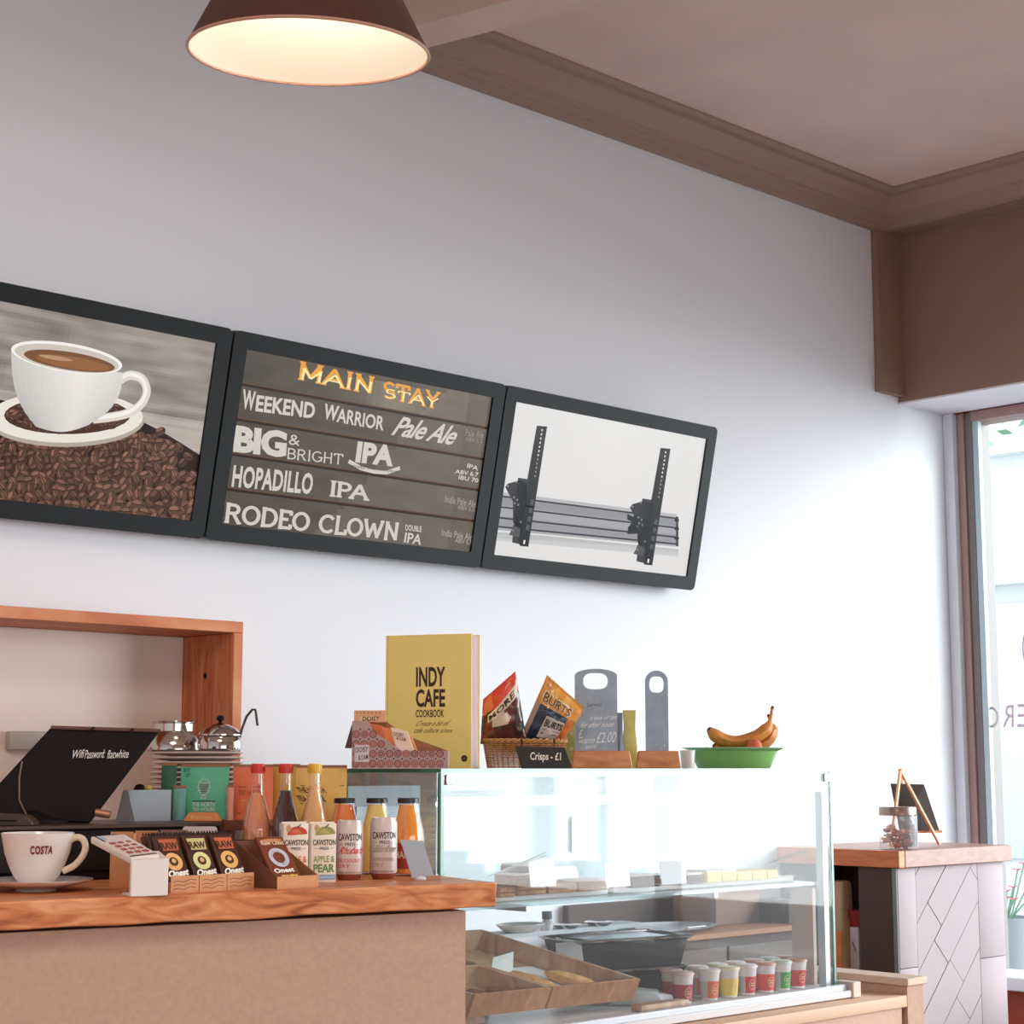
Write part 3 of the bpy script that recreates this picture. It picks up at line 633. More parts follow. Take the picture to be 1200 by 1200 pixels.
# card reader on its bent stand
p, s = on(170, 1049)
cr = thing('card_reader', 'white card reader keypad on a bent white stand beside the cup', 'card reader', p)
def wp(x, y, dy=0): return at(x, y, X=None, Y=p.y+dy)
def cp_(x, y, d): q = at(x, y, Z=WTZ); return EYE+ray(x, y)*(((p-EYE).dot(fwd)+d)/FPX)     # point on a sight line at a given distance past the stand
k4 = [cp_(153, 1005, -.03), cp_(187, 1001, .0), cp_(146, 977, .09), cp_(106, 980, .07)]
slabo, n = quad_slab('reader_body', k4, .013, M_whitep, cr, bevel=.003)
U = (k4[1]-k4[0]); T = (k4[3]-k4[0]); L0 = cr.location
pr = Print(plane_map(k4[0]-L0, U, T, n), .0004)
pr.poly([(.08, .72), (.86, .72), (.86, .97), (.08, .97)], '30343c'); pr.up(); pr.poly([(.18, .77), (.76, .77), (.76, .93), (.18, .93)], 'a8c4e0'); pr.k -= 1
pr.build('reader_display', PRINT, cr)
for r_ in range(4):
    for c_ in range(3):
        a, b = .14+c_*.27, .14+r_*.14; f = lambda a, b, h: k4[0]-L0+U*a+T*b+n*h
        link('key', MB().hull8([f(a, b, 0), f(a+.17, b, 0), f(a+.17, b+.07, 0), f(a, b+.07, 0)], [f(a, b, .002), f(a+.17, b, .002), f(a+.17, b+.07, .002), f(a, b+.07, .002)]), mat('key_rust', 'a85a48', .5), cr)
f = lambda a, b, h: k4[0]+U*a+T*b+n*h
link('reader_slot', MB().hull8([f(.05, .03, .0), f(.95, .03, .0), f(.95, .06, .0), f(.05, .06, .0)], [f(.05, .03, .001), f(.95, .03, .001), f(.95, .06, .001), f(.05, .06, .001)]), mat('slot_dark', '5a3a30', .5), cr, world=True)
a_ = cp_(154, 1008, -.035); b_ = cp_(198, 1006, .0); a0_ = V((a_.x, a_.y, WTZ)); b0_ = V((b_.x, b_.y, WTZ)); dn = (b_-a_).normalized(); bk = V((-dn.y, dn.x, 0)).normalized()
zt_ = (a_.z+b_.z)/2; th = .006
bl = V((a_.x, a_.y, WTZ)); br_ = V((b_.x, b_.y, WTZ))
def up_(v, z): return V((v.x, v.y, z))
stand = MB()
side = [up_(bl, WTZ), up_(bl, zt_), up_(bl+bk*.05, zt_+.012), up_(bl+bk*.05, zt_+.006), up_(bl+bk*.007, zt_-.006), up_(bl+bk*.007, WTZ+.005), up_(bl+bk*.045, WTZ+.005), up_(bl+bk*.045, WTZ)]
stand.prism(side, br_-bl)
link('reader_stand', stand, M_whitep, cr, world=True, bevel=.0015)

# black cash drawer, with till screen on it
dz = 1.108
def dq(x, d, z): q = EYE+ray(x, 960)*(d/FPX); q.z = z; return q
dA_, dB_ = dq(-30, 3.42, dz), dq(259, 3.74, dz); dd = (dB_-dA_).normalized(); dn_ = V((-dd.y, dd.x, 0))
c4 = [dA_, dB_, dB_+dn_*.33, dA_+dn_*.33]
p = (c4[0]+c4[2])/2; p.z = WTZ
till = thing('cash_drawer', 'low black cash drawer under the till screen behind the cup', 'cash drawer', p)
link('drawer_case', MB().hull8([up_(q, WTZ+.0005) for q in c4], [up_(q, dz-.008) for q in c4]), M_black, till, world=True, bevel=.004)
link('drawer_lid', MB().hull8([up_(q, dz-.0078) for q in (c4[0]-dn_*.006, c4[1]-dn_*.006, c4[2], c4[3])], [up_(q, dz) for q in (c4[0]-dn_*.006, c4[1]-dn_*.006, c4[2], c4[3])]), mat('drawer_lid_brown', '4a3730', .4), till, world=True, bevel=.002)
o_, _ = quad_slab('drawer_front', [up_(c4[0]+dd*.04-dn_*.0065, WTZ+.02), up_(c4[1]-dd*.04-dn_*.0065, WTZ+.02), up_(c4[1]-dd*.04-dn_*.0065, dz-.02), up_(c4[0]+dd*.04-dn_*.0065, dz-.02)], .004, mat('drawer_front_black', '1c1412', .3), till)
# till screen seen from behind
D0 = 3.60
def dp(x, y, d): return EYE+ray(x, y)*(d/FPX)
t4 = [dp(-42, 963, D0-.02), dp(106, 964, D0+.06), dp(189, 855, D0+.16), dp(61, 851, D0+.08)]
ts = thing('till_screen', 'black slanted till screen seen from behind, white handwriting on it', 'till', V(((t4[0].x+t4[1].x)/2, (t4[0].y+t4[1].y)/2, dz)))
o_, n = quad_slab('screen_back', t4, .022, M_black, ts, bevel=.004)
U, T = t4[1]-t4[0], t4[3]-t4[0]; fl_ = V(t4[0])-ts.location
def tmap(a, b, h): return fl_+U*a*(1-b)+(t4[2]-t4[3])*a*b+T*b+n*h
pr = Print(tmap, .0006)
def till_uv(x, y):
    q = hit(x, y, t4[0], n)-t4[0]; uu, ut, tt = U.dot(U), U.dot(T), T.dot(T); a, b = q.dot(U), q.dot(T); d = uu*tt-ut*ut
    return ((a*tt-b*ut)/d, (b*uu-a*ut)/d)
tf = lambda x0, y0, x1, y1, xt, yt: (till_uv(x0, y0), till_uv(x1, y1), till_uv(xt, yt))
pr.map = lambda a, b, h: fl_+U*a+T*b+n*h
pr.text('Wifi', tf(83, 889, 97, 888, 86, 879), 'f4ece4', 0, .0); pr.text('Password:', tf(99, 889, 122, 888, 101, 879), 'f4ece4', 0, .0); pr.text('flatwhite', tf(125, 889, 150, 888, 127, 879), 'f4ece4', 0, .0)
pr.build('handwriting', PRINT, ts)
rim = MB().tube([tmap(.0, .985, .002), tmap(.35, .985, .003), tmap(.7, .985, .003), tmap(1, .985, .002)], .004, 6); link('top_trim', rim, mat('till_trim_brown', '6a4a40', .35), ts)
for a in (.36, .72): link('clip', MB().hull8([tmap(a, .95, 0), tmap(a+.03, .95, 0), tmap(a+.03, 1.0, 0), tmap(a, 1.0, 0)], [tmap(a, .95, .008), tmap(a+.03, .95, .008), tmap(a+.03, 1.0, .008), tmap(a, 1.0, .008)]), M_black, ts)
q = [tmap(.02, .62, .012), tmap(.12, .45, .014), tmap(.28, .22, .012), tmap(.46, .05, .008), tmap(.5, .005, .006)]
link('cable', MB().tube(q, .0016, 6), mat('cable_tan', '8a6a54', .5), ts)
m_ = (t4[0]+t4[1])/2+fwd*.03
link('screen_foot', MB().lathe([(.075, dz+.0005), (.075, dz+.008), (.05, dz+.012), (.02, dz+.03), (0, dz+.03)], 28, (m_.x, m_.y, 0)), M_black, ts, world=True)
link('hinge', MB().tube([dp(112, 952, D0+.05), dp(129, 955, D0+.05)], .008, 12), mat('hinge_brass', 'c08a68', .35, .6), ts, world=True)
# receipt printer
p = dq(2, 3.50, dz+.0006)
rp = thing('receipt_printer', 'dark brown rounded receipt printer behind the cup', 'printer', p, CAMR)
link('printer_body', MB().prism([(-.05, 0, 0), (.062, 0, 0), (.058, 0, .010), (.048, 0, .018), (.03, 0, .022), (-.05, 0, .024)], (0, .05, 0)), mat('printer_brown', '4a342c', .4), rp, bevel=.004)
link('paper_slot', MB().box((-.04, -.002, .008), (.03, .0, .011)), M_black, rp)

# grey wall socket plate in the hatch
p = at(33, 868, Y=3.898)
o = link('socket_plate', MB().box((-.06, -.02, -.022), (.045, 0, .022), bev=.004), mat('socket_grey', 'b4aca4', .5)); o.location = p
tag(o, 'small grey wall socket plate on the back of the open wooden box', 'socket')

# tea pouches, grey card, plates: they stand on a low shelf behind the drawer
sz = 1.108
cr4 = [at(128, 985, Z=sz), at(404, 978, Z=sz)]
RB = cr4[0]+V((.06, .05, 0))
base = thing('riser_shelf', 'low dark wooden riser shelf under the orange and yellow tea pouches', 'shelf', dq(335, 3.94, WTZ))
r4 = [dq(263, 3.83, sz), dq(398, 3.83, sz), dq(394, 3.97, sz), dq(263, 3.97, sz)]
link('shelf_board', MB().hull8([q-V((0, 0, .02)) for q in r4], r4), M_cardd, base, world=True)
for x0_, x1_ in ((265, 271), (388, 393)): l4 = [dq(x0_, 3.84, WTZ+.0005), dq(x1_, 3.84, WTZ+.0005), dq(x1_, 3.96, WTZ+.0005), dq(x0_, 3.96, WTZ+.0005)]; link('shelf_leg', MB().hull8(l4, [q+V((0, 0, sz-WTZ-.021)) for q in l4]), M_cardd, base, world=True)
PGRN, PDG = 'colr', 0
def pouch(px0, px1, ytop, ybot, z, d, color, label, deco, name='tea_pouch', cat='tea pouch', yaw=CAMR, dark=None):
    q = dp((px0+px1)/2, ybot, d); s = d/FPX; w = (px1-px0)*s; h = (ybot-ytop)*s; q.z = z
    t = thing(name, label, cat, q, yaw)
    mb = MB(); nx, ny = 10, 10; vs = []; fs = []
    for sd in (0, 1):
        for j in range(ny+1):
            for i in range(nx+1):
                u, v = i/nx, j/ny; th = .016*(sin(pi*u)**.5)*(1-v**1.6)+.001
                vs.append(V((-w/2+w*u, (1 if sd else -1)*th+.016, h*v)))
    n_ = (nx+1)*(ny+1)
    for sd in (0, 1):
        for j in range(ny):
            for i in range(nx):
                a = sd*n_+j*(nx+1)+i; fs.append([a, a+1, a+nx+2, a+nx+1])
    mb.add(vs, fs); link('pouch_body', mb, mat('pouch_'+color, color, .55, var=.06), t)
    link('top_seal', MB().box((-w/2, .014, h), (w/2, .018, h+.006)), mat('pouch_seal', 'a8765a', .7), t)
    if deco:
        mp = lambda u, v, hh: V((-w/2+w*u, .0155-(.016*(max(0, sin(pi*min(max(u, 0), 1)))**.5)*(1-max(0, min(1, v))**1.6)+.0018)-hh, h*v))
        pr = Print(mp); deco(pr); pr.build('printed_front', PRINT, t)
    return t
DP = 3.93
def deco_green(pr):
    ink = 'b8d8c4'; pr.ring(.5, .62, .12, .02, ink, 16, .15); pr.poly([(.4, .68), (.6, .68), (.55, .5), (.45, .5)], '1f4a3a'); pr.up()
    for k in range(7): pr.line([(.41, .52+.03*k), (.59, .52+.03*k)], .010, ink)
    for a in range(0, 360, 30): pr.line([(.5+.14*cos(R(a)), .62+.17*sin(R(a))), (.5+.165*cos(R(a)), .62+.2*sin(R(a)))], .01, ink)
    pr.line([(.5, .48), (.44, .40)], .02, ink); pr.line([(.5, .48), (.56, .40)], .02, ink); pr.line([(.44, .40), (.56, .40)], .02, ink)
    pr.line([(.28, .35), (.74, .35)], .02, '1f3a30'); pr.text('THE NORTH', ((.27, .25), (.74, .25), (.27, .33)), 'd8e8dc', .02); pr.text('TEA HOUSE', ((.27, .16), (.74, .16), (.27, .23)), 'd8e8dc', .02)
    pr.text('BURY', ((.06, .9), (.22, .92), (.06, .97)), '1f4a3a', .0); pr.text('GP', ((.12, .8), (.2, .82), (.12, .87)), '1f4a3a', .0)
def deco_yel(pr):
    pr.line([(.1, .66), (.95, .66)], .012, '6a4a20'); pr.text('THE NORTH', ((.08, .52), (.62, .52), (.0, .63)), '5a3a1c', .02); pr.text('TEA HOUSE', ((.08, .36), (.62, .36), (.0, .47)), '5a3a1c', .02); pr.line([(.1, .32), (.9, .32)], .012, '6a4a20')
def deco_or(pr):
    pr.line([(.15, .62), (.7, .62)], .014, '8a3420'); pr.text('THE NORTH', ((.15, .45), (.72, .45), (.15, .56)), 'b85a38', .02); pr.text('TEA', ((.2, .2), (.66, .2), (.2, .38)), 'e0a060', .02)
    pr.line([(.15, .12), (.7, .12)], .014, '8a3420')
pouch(186, 204, 906, 968, sz, DP+.05, '2f6a50', 'dark green tea pouch, half hidden, nearest the grey card', None)
pouch(201, 216, 927, 964, sz, DP-.05, '6fb0ac', 'narrow pale teal tea sachet between the dark and bright green pouches', None)
pouch(209, 266, 905, 966, sz, DP, '62c49c', 'bright green tea pouch with a pale emblem, behind the snack trays', deco_green)
pouch(264, 272, 928, 966, sz, DP-.04, 'e89880', 'thin salmon pink tea sachet right of the bright green pouch', None)
pouch(271, 318, 905, 966, sz, DP, 'ee7a54', 'orange tea pouch behind the clear red-capped bottle', deco_or)
pouch(318, 350, 905, 966, sz, DP+.03, 'd8a850', 'mustard tea pouch behind the dark juice bottle', None)
pouch(345, 405, 905, 966, sz, 3.87, 'f2c46a', 'yellow tea pouch with brown lettering behind the yellow-capped bottle', deco_yel)
# gold packet lying before the green pouch
q = dp(236, 966, DP-.10); q.z = dz+.0005; q = dp(236, 965, 3.80); q.z = dz+.0005
gp = thing('gold_packet', 'small orange-gold packet lying in front of the bright green pouch', 'packet', q, CAMR)
link('packet_body', MB().hull8([V((-.038, -.01, 0)), V((.042, -.01, 0)), V((.042, .02, 0)), V((-.038, .02, 0))], [V((-.028, 0, .018)), V((.030, 0, .018)), V((.030, .018, .018)), V((-.028, .018, .018))]), mat('gold_wrap', 'd88a48', .4), gp, bevel=.002)
pr = Print(front_map(-.025, -.0065, .004), .0006); pr.text('tea', ((0, 0), (.05, 0), (0, .008)), 'f0c080', .02); pr.build('lettering', PRINT, gp)
# grey card
c4 = [dp(152, 966, 3.80), dp(199, 966, 3.88), dp(198, 930, 3.88), dp(140, 931, 3.80)]
c4 = [dq(136, 3.76, dz), dq(200, 3.82, dz)]; c4 += [c4[1]+V((0, 0, .066)), c4[0]+V((0, 0, .066))+(c4[1]-c4[0])*.12]
gc = thing('grey_card', 'pale grey card standing between the till screen and tea pouches', 'card', V(((c4[0].x+c4[1].x)/2, (c4[0].y+c4[1].y)/2, min(c4[0].z, c4[1].z))))
quad_slab('card_face', c4, .003, M_grey, gc); quad_slab('card_fold', [c4[0], c4[0]+(c4[1]-c4[0])*.35, c4[3]+(c4[2]-c4[3])*.1, c4[3]+V((0, 0, .0005))], .004, mat('card_warm_grey', 'a08a80', .6), gc)
# black pepper pot + yellow cap behind the card
q = dp(163, 945, 3.90); q.z = sz
o = link('pepper_pot', MB().lathe([(.014, 0), (.016, .05), (.012, .056), (.015, .064), (.008, .076), (0, .078)], 18), M_black); o.location = q; tag(o, 'small black pepper pot behind the grey card', 'pepper pot')
q = dp(173, 945, 3.90); q.z = sz
o = link('mustard_pot', MB().lathe([(.010, 0), (.011, .05), (.008, .056), (.009, .068), (.004, .075), (0, .076)], 18), mat('yolk_yellow', 'e0c060', .4), None); o.location = q; tag(o, 'small yellow-topped pot behind the grey card', 'pot')

# stack of plates with steel pots on top
q = dp(230, 930, 4.24); q.z = sz; cp = q; sp = 4.24/FPX; rp_ = 54*sp
# the crate that lifts the plates
o = link('plate_crate', MB().box((-.105, -.08, 0), (.105, .08, .045), bev=.003), M_cardd); o.location = V((q.x, q.y, WTZ)); o.scale = (1, 1, (sz-WTZ)/.045); o.rotation_euler.z = CAMR
tag(o, 'dark crate under the stack of white plates', 'crate')
zt_ = EYE.z+(900-882)*sp; npl = 13; dzp = (zt_-sz)/npl
names = ['bottom'] + ['second', 'third', 'fourth', 'fifth', 'sixth', 'seventh', 'eighth', 'ninth', 'tenth']
pprof = [(0, .0), (rp_*.55, 0), (rp_*.6, .002), (rp_*.85, .0055), (rp_*.99, .0085), (rp_, .0105), (rp_*.985, .0125), (rp_*.84, .0085), (rp_*.58, .0045), (0, .004)]
pm = MB().lathe(pprof, 40)
plate0 = link('dinner_plate', pm, mat('plate_pinkish', 'ded0c8', .2, coat=.3))
ordn = ['', 'second', 'third', 'fourth', 'fifth', 'sixth', 'seventh', 'eighth', 'ninth', 'tenth', 'eleventh', 'twelfth', 'thirteenth']
for k in range(npl):
    o = plate0 if k == 0 else plate0.copy()
    if k: COL.objects.link(o)
    o.location = cp+V((random.uniform(-.002, .002), random.uniform(-.002, .002), .0005+k*dzp))
    tag(o, 'white dinner plate, ' + ('topmost of the stack under the steel pots' if k == npl-1 else 'lowest of the stack, behind the tea pouches' if k == 0 else ordn[npl-k-1 if npl-k-1 else 0]+' below the topmost plate of the stack' if k < npl-2 else 'just below the topmost plate of the stack'), 'plate', 'stack of white plates')
pz = cp.z+npl*dzp+.0125-dzp+.0015
rv = rgt
pA = cp-rv*.040+V((0, 0, 0)); pA.z = pz
sA = thing('steel_pot', 'polished steel pot without a knob, left on top of the plate stack', 'pot', pA, CAMR, 'steel pots on the plates')
link('pot_body', MB().lathe([(.06, 0), (.066, .004), (.066, .018), (.056, .038), (.047, .048), (.047, .066), (.050, .068), (.050, .071), (.045, .071), (.044, .05), (0, .045)], 40), M_steel, sA)
link('pot_rim', MB().tube([(.050*cos(a*pi/16), .050*sin(a*pi/16), .070) for a in range(32)], .0018, 6, closed=True), M_steel, sA)
pB = cp+rv*.052-V((fwd.x, fwd.y, 0))*.0; pB.z = pz
sA.location = sA.location-rv*.022+V((fwd.x, fwd.y, 0))*.03
sB = thing('steel_pot', 'polished steel pot with domed lid and black knob, on the plate stack', 'pot', pB-V((fwd.x, fwd.y, 0))*.03+rv*.006, CAMR, 'steel pots on the plates')
link('pot_body', MB().lathe([(.044, 0), (.052, .006), (.0525, .02), (.048, .034), (.046, .036), (0, .036)], 40), M_steel, sB)
ld_ = link('lid', MB().lathe([(.050, .0365), (.050, .040), (.040, .052), (.022, .062), (.008, .066), (0, .066)], 40), M_steel, sB)
link('knob', MB().lathe([(.004, .066), (.004, .070), (.009, .074), (.009, .080), (.005, .084), (0, .084)], 16), M_black, ld_)
link('wire_handle', MB().tube([(.046, 0, .03), (.052, 0, .055), (.062, 0, .082), (.075, 0, .098), (.082, 0, .098), (.084, 0, .088), (.088, 0, .06)], .003, 8), mat('handle_dark_steel', '5a5450', .3, .8), sB)

# ------------------------------------------------------------------ snack trays
def snack_tray(px, py, color_band, ring_c, title, word2, label, w=.0588):
    p, s = on(200, 1047); p = p+V((.0605*px, 0, 0)); t = thing('snack_tray', label, 'snack tray', p, 0, 'raw snack bar trays'); h = .033; D = .085
    mb = MB().box((0, 0, 0), (w, .0015, h*.9)).box((0, .0015, 0), (.0015, D, h*.55)).box((w-.0015, .0015, 0), (w, D, h*.55)).box((.0015, .0015, 0), (w-.0015, D, .0015)).box((.0015, D-.0015, 0), (w-.0015, D, .07))
    link('tray_box', mb, M_kraft, t, smooth=False)
    pr = Print(front_map(0, 0, 0), .0004)
    for k in range(3): pr.line([(w*(.1+.8*i/8), h*(.18+.2*k)+h*.10*(i/8)+.0015*sin(i*1.3)) for i in range(9)], .0012, '7a4a30')
    pr.build('tray_print', PRINT, t)
    for b in range(3):
        off = b*.018; bw = w-.008
        base = V((.004, .006+off, .0025)); tilt = V((0, cos(R(57)), sin(R(57)))); L = .114; nn = V((0, -sin(R(57)), cos(R(57))))
        g_ = lambda a, b_, h: base+V((a, 0, 0))+tilt*b_+nn*h
        br = link('snack_bar', MB().hull8([g_(0, 0, -.009), g_(bw, 0, -.009), g_(bw, L, -.009), g_(0, L, -.009)], [g_(0, 0, 0), g_(bw, 0, 0), g_(bw, L, 0), g_(0, L, 0)]), mat('bar_wrap_brown', '4a2c24', .35), t, bevel=.0015)
        # crimped end
        cm = MB(); n_ = 8
        e0 = base+tilt*L+V((0, .0, 0))
        for i in range(n_): x0 = bw*i/n_; x1 = bw*(i+1)/n_; cm.prism([e0+V((x0, 0, 0)), e0+V((x1, 0, 0)), e0+V(((x0+x1)/2, 0, 0))+tilt*.007], V((0, .001, 0)))
        link('crimped_end', cm, mat('crimp_black', '241816', .4), br, smooth=False)
        if b == 0:
            mp = plane_map(base+nn*0.0008, (1, 0, 0), tilt, nn); pr = Print(mp, .0005)
            W_ = bw
            pr.poly([(W_*.12, L*.93), (W_*.9, L*.93), (W_*.86, L*.72), (W_*.2, L*.72)], color_band, False); pr.up()
            pr.text('RAW', ((W_*.16, L*.74), (W_*.86, L*.74), (W_*.16, L*.87)), '4a3020', .04); pr.k -= 1
            pr.disc(W_*.5, L*.52, W_*.36, ring_c); pr.up(); pr.disc(W_*.5, L*.52, W_*.18, '5a3020'); pr.up(); pr.disc(W_*.5, L*.53, W_*.09, 'd8b080'); pr.k -= 2
            pr.text('Onest', ((W_*.08, L*.24), (W_*.94, L*.27), (W_*.08, L*.36)), 'f6efe4', .05, .1); pr.poly([(W_*.1, L*.05), (W_*.95, L*.05), (W_*.95, L*.18), (W_*.1, L*.18)], color_band, False); pr.up()
            pr.text('BAR', ((W_*.16, L*.07), (W_*.9, L*.07), (W_*.16, L*.16)), '6a3020', .03)
            pr.build('wrapper_print', PRINT, t)
    return t
snack_tray(0, 0, 'b85a38', 'e8b070', 'RAW', 'BAR', 'kraft snack tray with red-brown bars, half hidden behind the card reader')
snack_tray(1, 0, 'c8c080', 'dcdc9c', 'RAW', 'BAR', 'kraft snack tray whose front bar shows a pale green ring')
snack_tray(2, 0, 'c8643c', 'e8b468', 'RAW', 'BAR', 'kraft snack tray whose front bar shows an orange ring')
# big shelf-ready carton with one bar
p, s = on(325, 1042); t = thing('snack_carton', 'large brown open snack carton with one bar, before the tall bottles', 'carton', p, 0)
w = .095; D = .165; hb_ = .082; hf = .022
link('front_panel', MB().box((0, 0, 0), (w, .002, hf)), M_kraft, t)
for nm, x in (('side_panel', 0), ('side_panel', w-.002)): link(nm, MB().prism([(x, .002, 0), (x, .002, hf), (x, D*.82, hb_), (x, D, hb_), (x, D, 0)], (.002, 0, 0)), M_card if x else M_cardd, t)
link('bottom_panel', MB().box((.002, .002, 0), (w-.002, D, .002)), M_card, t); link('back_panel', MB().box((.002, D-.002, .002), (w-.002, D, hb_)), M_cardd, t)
ang = R(50); tl_ = V((0, cos(ang), sin(ang))); nn = V((0, -sin(ang), cos(ang))); base_ = V((.006, .012, .012)); L = .105; bw = .062
f = lambda a, b, h: base_+V((a, 0, 0))+tl_*b+nn*h
br = link('snack_bar', MB().hull8([f(0, 0, -.01), f(bw, 0, -.01), f(bw, L, -.01), f(0, L, -.01)], [f(0, 0, 0), f(bw, 0, 0), f(bw, L, 0), f(0, L, 0)]), mat('bar_wrap_red_brown', '7a3c26', .35), t, bevel=.002)
pr = Print(f, .0005); pr.k = 2; pr.ring(bw*.5, L*.52, bw*.28, .009, 'dcdce4', 20); pr.poly(arc(bw*.5, L*.9, bw*.4, .004, 0, 360, 12)[:-1], 'c88a60'); pr.text('Raw Choc', ((bw*.08, L*.8), (bw*.92, L*.8), (bw*.08, L*.9)), 'e8c8a8', .03)
pr.text('Onest', ((bw*.1, L*.18), (bw*.85, L*.2), (bw*.1, L*.28)), 'f6efe4', .04); pr.text('nuts', ((bw*.3, L*.06), (bw*.9, L*.06), (bw*.3, L*.16)), 'f0c060', .05)
pr.build('wrapper_print', PRINT, t)
# dark wire bowl behind the carton
q = dp(284, 1016, 3.60); q.z = WTZ
t = thing('dark_bowl', 'shallow dark metal bowl behind the large snack carton', 'bowl', q)
link('bowl_body', MB().lathe([(.03, 0), (.05, .006), (.064, .05), (.068, .07), (.066, .071), (.06, .05), (.046, .012), (0, .008)], 32), mat('bowl_dark', '3a2620', .4), t)
link('bowl_rim', MB().tube([(.068*cos(a*pi/20), .068*sin(a*pi/20), .071) for a in range(40)], .0035, 6, closed=True), M_black, t)
# small cartons and white card behind the bars
for k, (x0, x1, yt, m, lb) in enumerate(((128, 156, 974, M_kraft, 'leftmost of the three small kraft boxes behind the card reader'), (157, 185, 973, M_kraft, 'middle one of the three small kraft boxes behind the card reader'), (186, 219, 972, mat('grey_brown_card', '8f7264', .8), 'grey-brown small box behind the snack trays'))):
    d = 3.36+.03*k; q = dp((x0+x1)/2, 1020, d); q.z = WTZ; s = d/FPX; w = (x1-x0)*s*.97; h = EYE.z-(yt-900)*s-WTZ
    t = thing('small_box', lb, 'box', q, CAMR, 'small boxes behind the snack trays')
    link('box_body', MB().box((-w/2, 0, 0), (w/2, .035, h-.004), bev=.001), m, t); link('box_flap', MB().box((-w/2, -.001, h-.02), (w/2, .0, h)), m, t)
d = 3.53; q = dp(233, 1018, d); q.z = WTZ; s = d/FPX
t = thing('place_card', 'blank white card standing behind the snack trays', 'card', q, CAMR)
h = EYE.z-(968-900)*s-WTZ; link('card_sheet', MB().prism([(-.034, 0, 0), (.034, 0, 0), (.034, 0, h-.004), (.030, 0, h), (-.030, 0, h), (-.034, 0, h-.004)], (0, .0015, 0)), mat('blank_card', 'ddd2ce', .6), t)
link('card_foot', MB().box((-.03, .0015, 0), (.03, .03, .002)), mat('blank_card', 'ddd2ce', .6), t)

# ------------------------------------------------------------------ drinks
def tall_bottle(px, liquid, cap, label, level=.93):
    d = 3.70; q = dp(px, 1020, d); q.z = WTZ; s = d/FPX; H_ = EYE.z+(900-895)*s-WTZ; r = 17.2*s
    t = thing('juice_bottle', label, 'bottle', q, 0, 'tall screw-cap juice bottles')
    pf = [(0, .002), (r*.92, .0), (r, .006), (r, H_*.40), (r*.93, H_*.48), (r*.70, H_*.60), (r*.45, H_*.72), (r*.36, H_*.82), (r*.36, H_*.93)]
    link('glass_body', MB().lathe_open(pf, 32), M_bot, t)
    ins = [(0, .004)]+[(a*.93, max(b, .005)) for a, b in pf[1:]]; zc = H_*level; out = []
    for a, b in ins:
        if b <= zc: out.append((a, b))
        else: out.append((out[-1][0]*.97, zc)); break
    out.append((0, out[-1][1]+.0002)); link('juice', MB().lathe(out, 28), liquid, t)
    link('cap', MB().lathe([(r*.46, H_*.915), (r*.47, H_*.92), (r*.47, H_*.985), (r*.42, H_), (0, H_)], 28), cap, t)
    rd = MB()
    for i in range(20): a = i*pi/10; c, s_ = cos(a)*r*.475, sin(a)*r*.475; rd.box((c-.0006, s_-.0006, H_*.925), (c+.0006, s_+.0006, H_*.98))
    link('cap_ridges', rd, cap, t, smooth=False); return t
M_redcap = mat('red_cap', 'd8382c', .4); M_yelcap = mat('yellow_cap', 'e6b83c', .4)
def juicem(n, c, tr=.55): return mat(n, c, .08, trans=tr, spec=.5)
tall_bottle(300, juicem('pink_juice', 'e89468', .0), M_redcap, 'tall glass bottle of pale pink juice with a red cap', .74)
tall_bottle(333, juicem('dark_juice', '3a1216', 0), M_redcap, 'tall glass bottle of dark red juice with a red cap', .76)
tall_bottle(367, juicem('amber_juice', 'eab478', .0), M_yelcap, 'tall glass bottle of pale amber juice with a yellow cap', .80)
def brand(pr, x, y, w, ink='2c2622', sc=1.0):
    pr.text('CAWSTON', ((x, y), (x+w, y), (x, y+w*.24*sc)), ink, .02); pr.text('PRESS', ((x+w*.3, y-w*.19), (x+w*.7, y-w*.19), (x+w*.3, y-w*.07)), ink, .01)
    pr.line([(x+w*.06, y-w*.13), (x+w*.24, y-w*.13)], w*.012, ink); pr.line([(x+w*.76, y-w*.13), (x+w*.94, y-w*.13)], w*.012, ink)
def drink_carton(px, py, label, fruit, blush, w1, w2, c1, c2):
    p, s = on(px, py); w, dpt, h = .050, .034, (py-966)*s; t = thing('juice_carton', label, 'carton', p, CAMR+R(22), 'small juice cartons')
    link('carton_body', MB().box((-w/2, 0, 0), (w/2, dpt, h), bev=.0015), M_cream, t); link('top_seam', MB().box((-w/2, dpt/2-.001, h), (w/2, dpt/2+.001, h+.003)), M_cream, t)
    link('straw_sleeve', MB().box((-w/2-.002, dpt*.3, h*.1), (-w/2, dpt*.6, h*.9)), mat('straw_sleeve_grey', 'c0c4c8', .3), t)
    pr = Print(front_map(-w/2, 0, 0), .0004)
    pr.poly(arc(w*.55, h*.82, w*.40, h*.13, 0, 180, 14)+[(w*.15, h*.80)], fruit); pr.up(); pr.poly(arc(w*.5, h*.83, w*.2, h*.08, 0, 180, 10), blush); pr.line([(w*.55, h*.93), (w*.68, h*.985)], .002, '3a3020'); pr.disc(w*.2, h*.92, w*.10, 'c89870', h*.06, 14)
    brand(pr, w*.05, h*.63, w*.92); pr.text(w1, ((w*.08, h*.34), (w*.94, h*.34), (w*.08, h*.45)), c1, .02); pr.text(w2, ((w*.08, h*.17), (w*.94, h*.17), (w*.08, h*.31)), c2, .03)
    pr.poly([(w*.18, h*.04), (w*.97, h*.04), (w*.97, h*.13), (w*.18, h*.13)], '8aa8c8'); pr.up(); pr.text('NO ADDED SUGAR', ((w*.22, h*.07), (w*.93, h*.07), (w*.22, h*.10)), 'e8eef4', .01)
    pr.build('carton_print', PRINT, t); return t
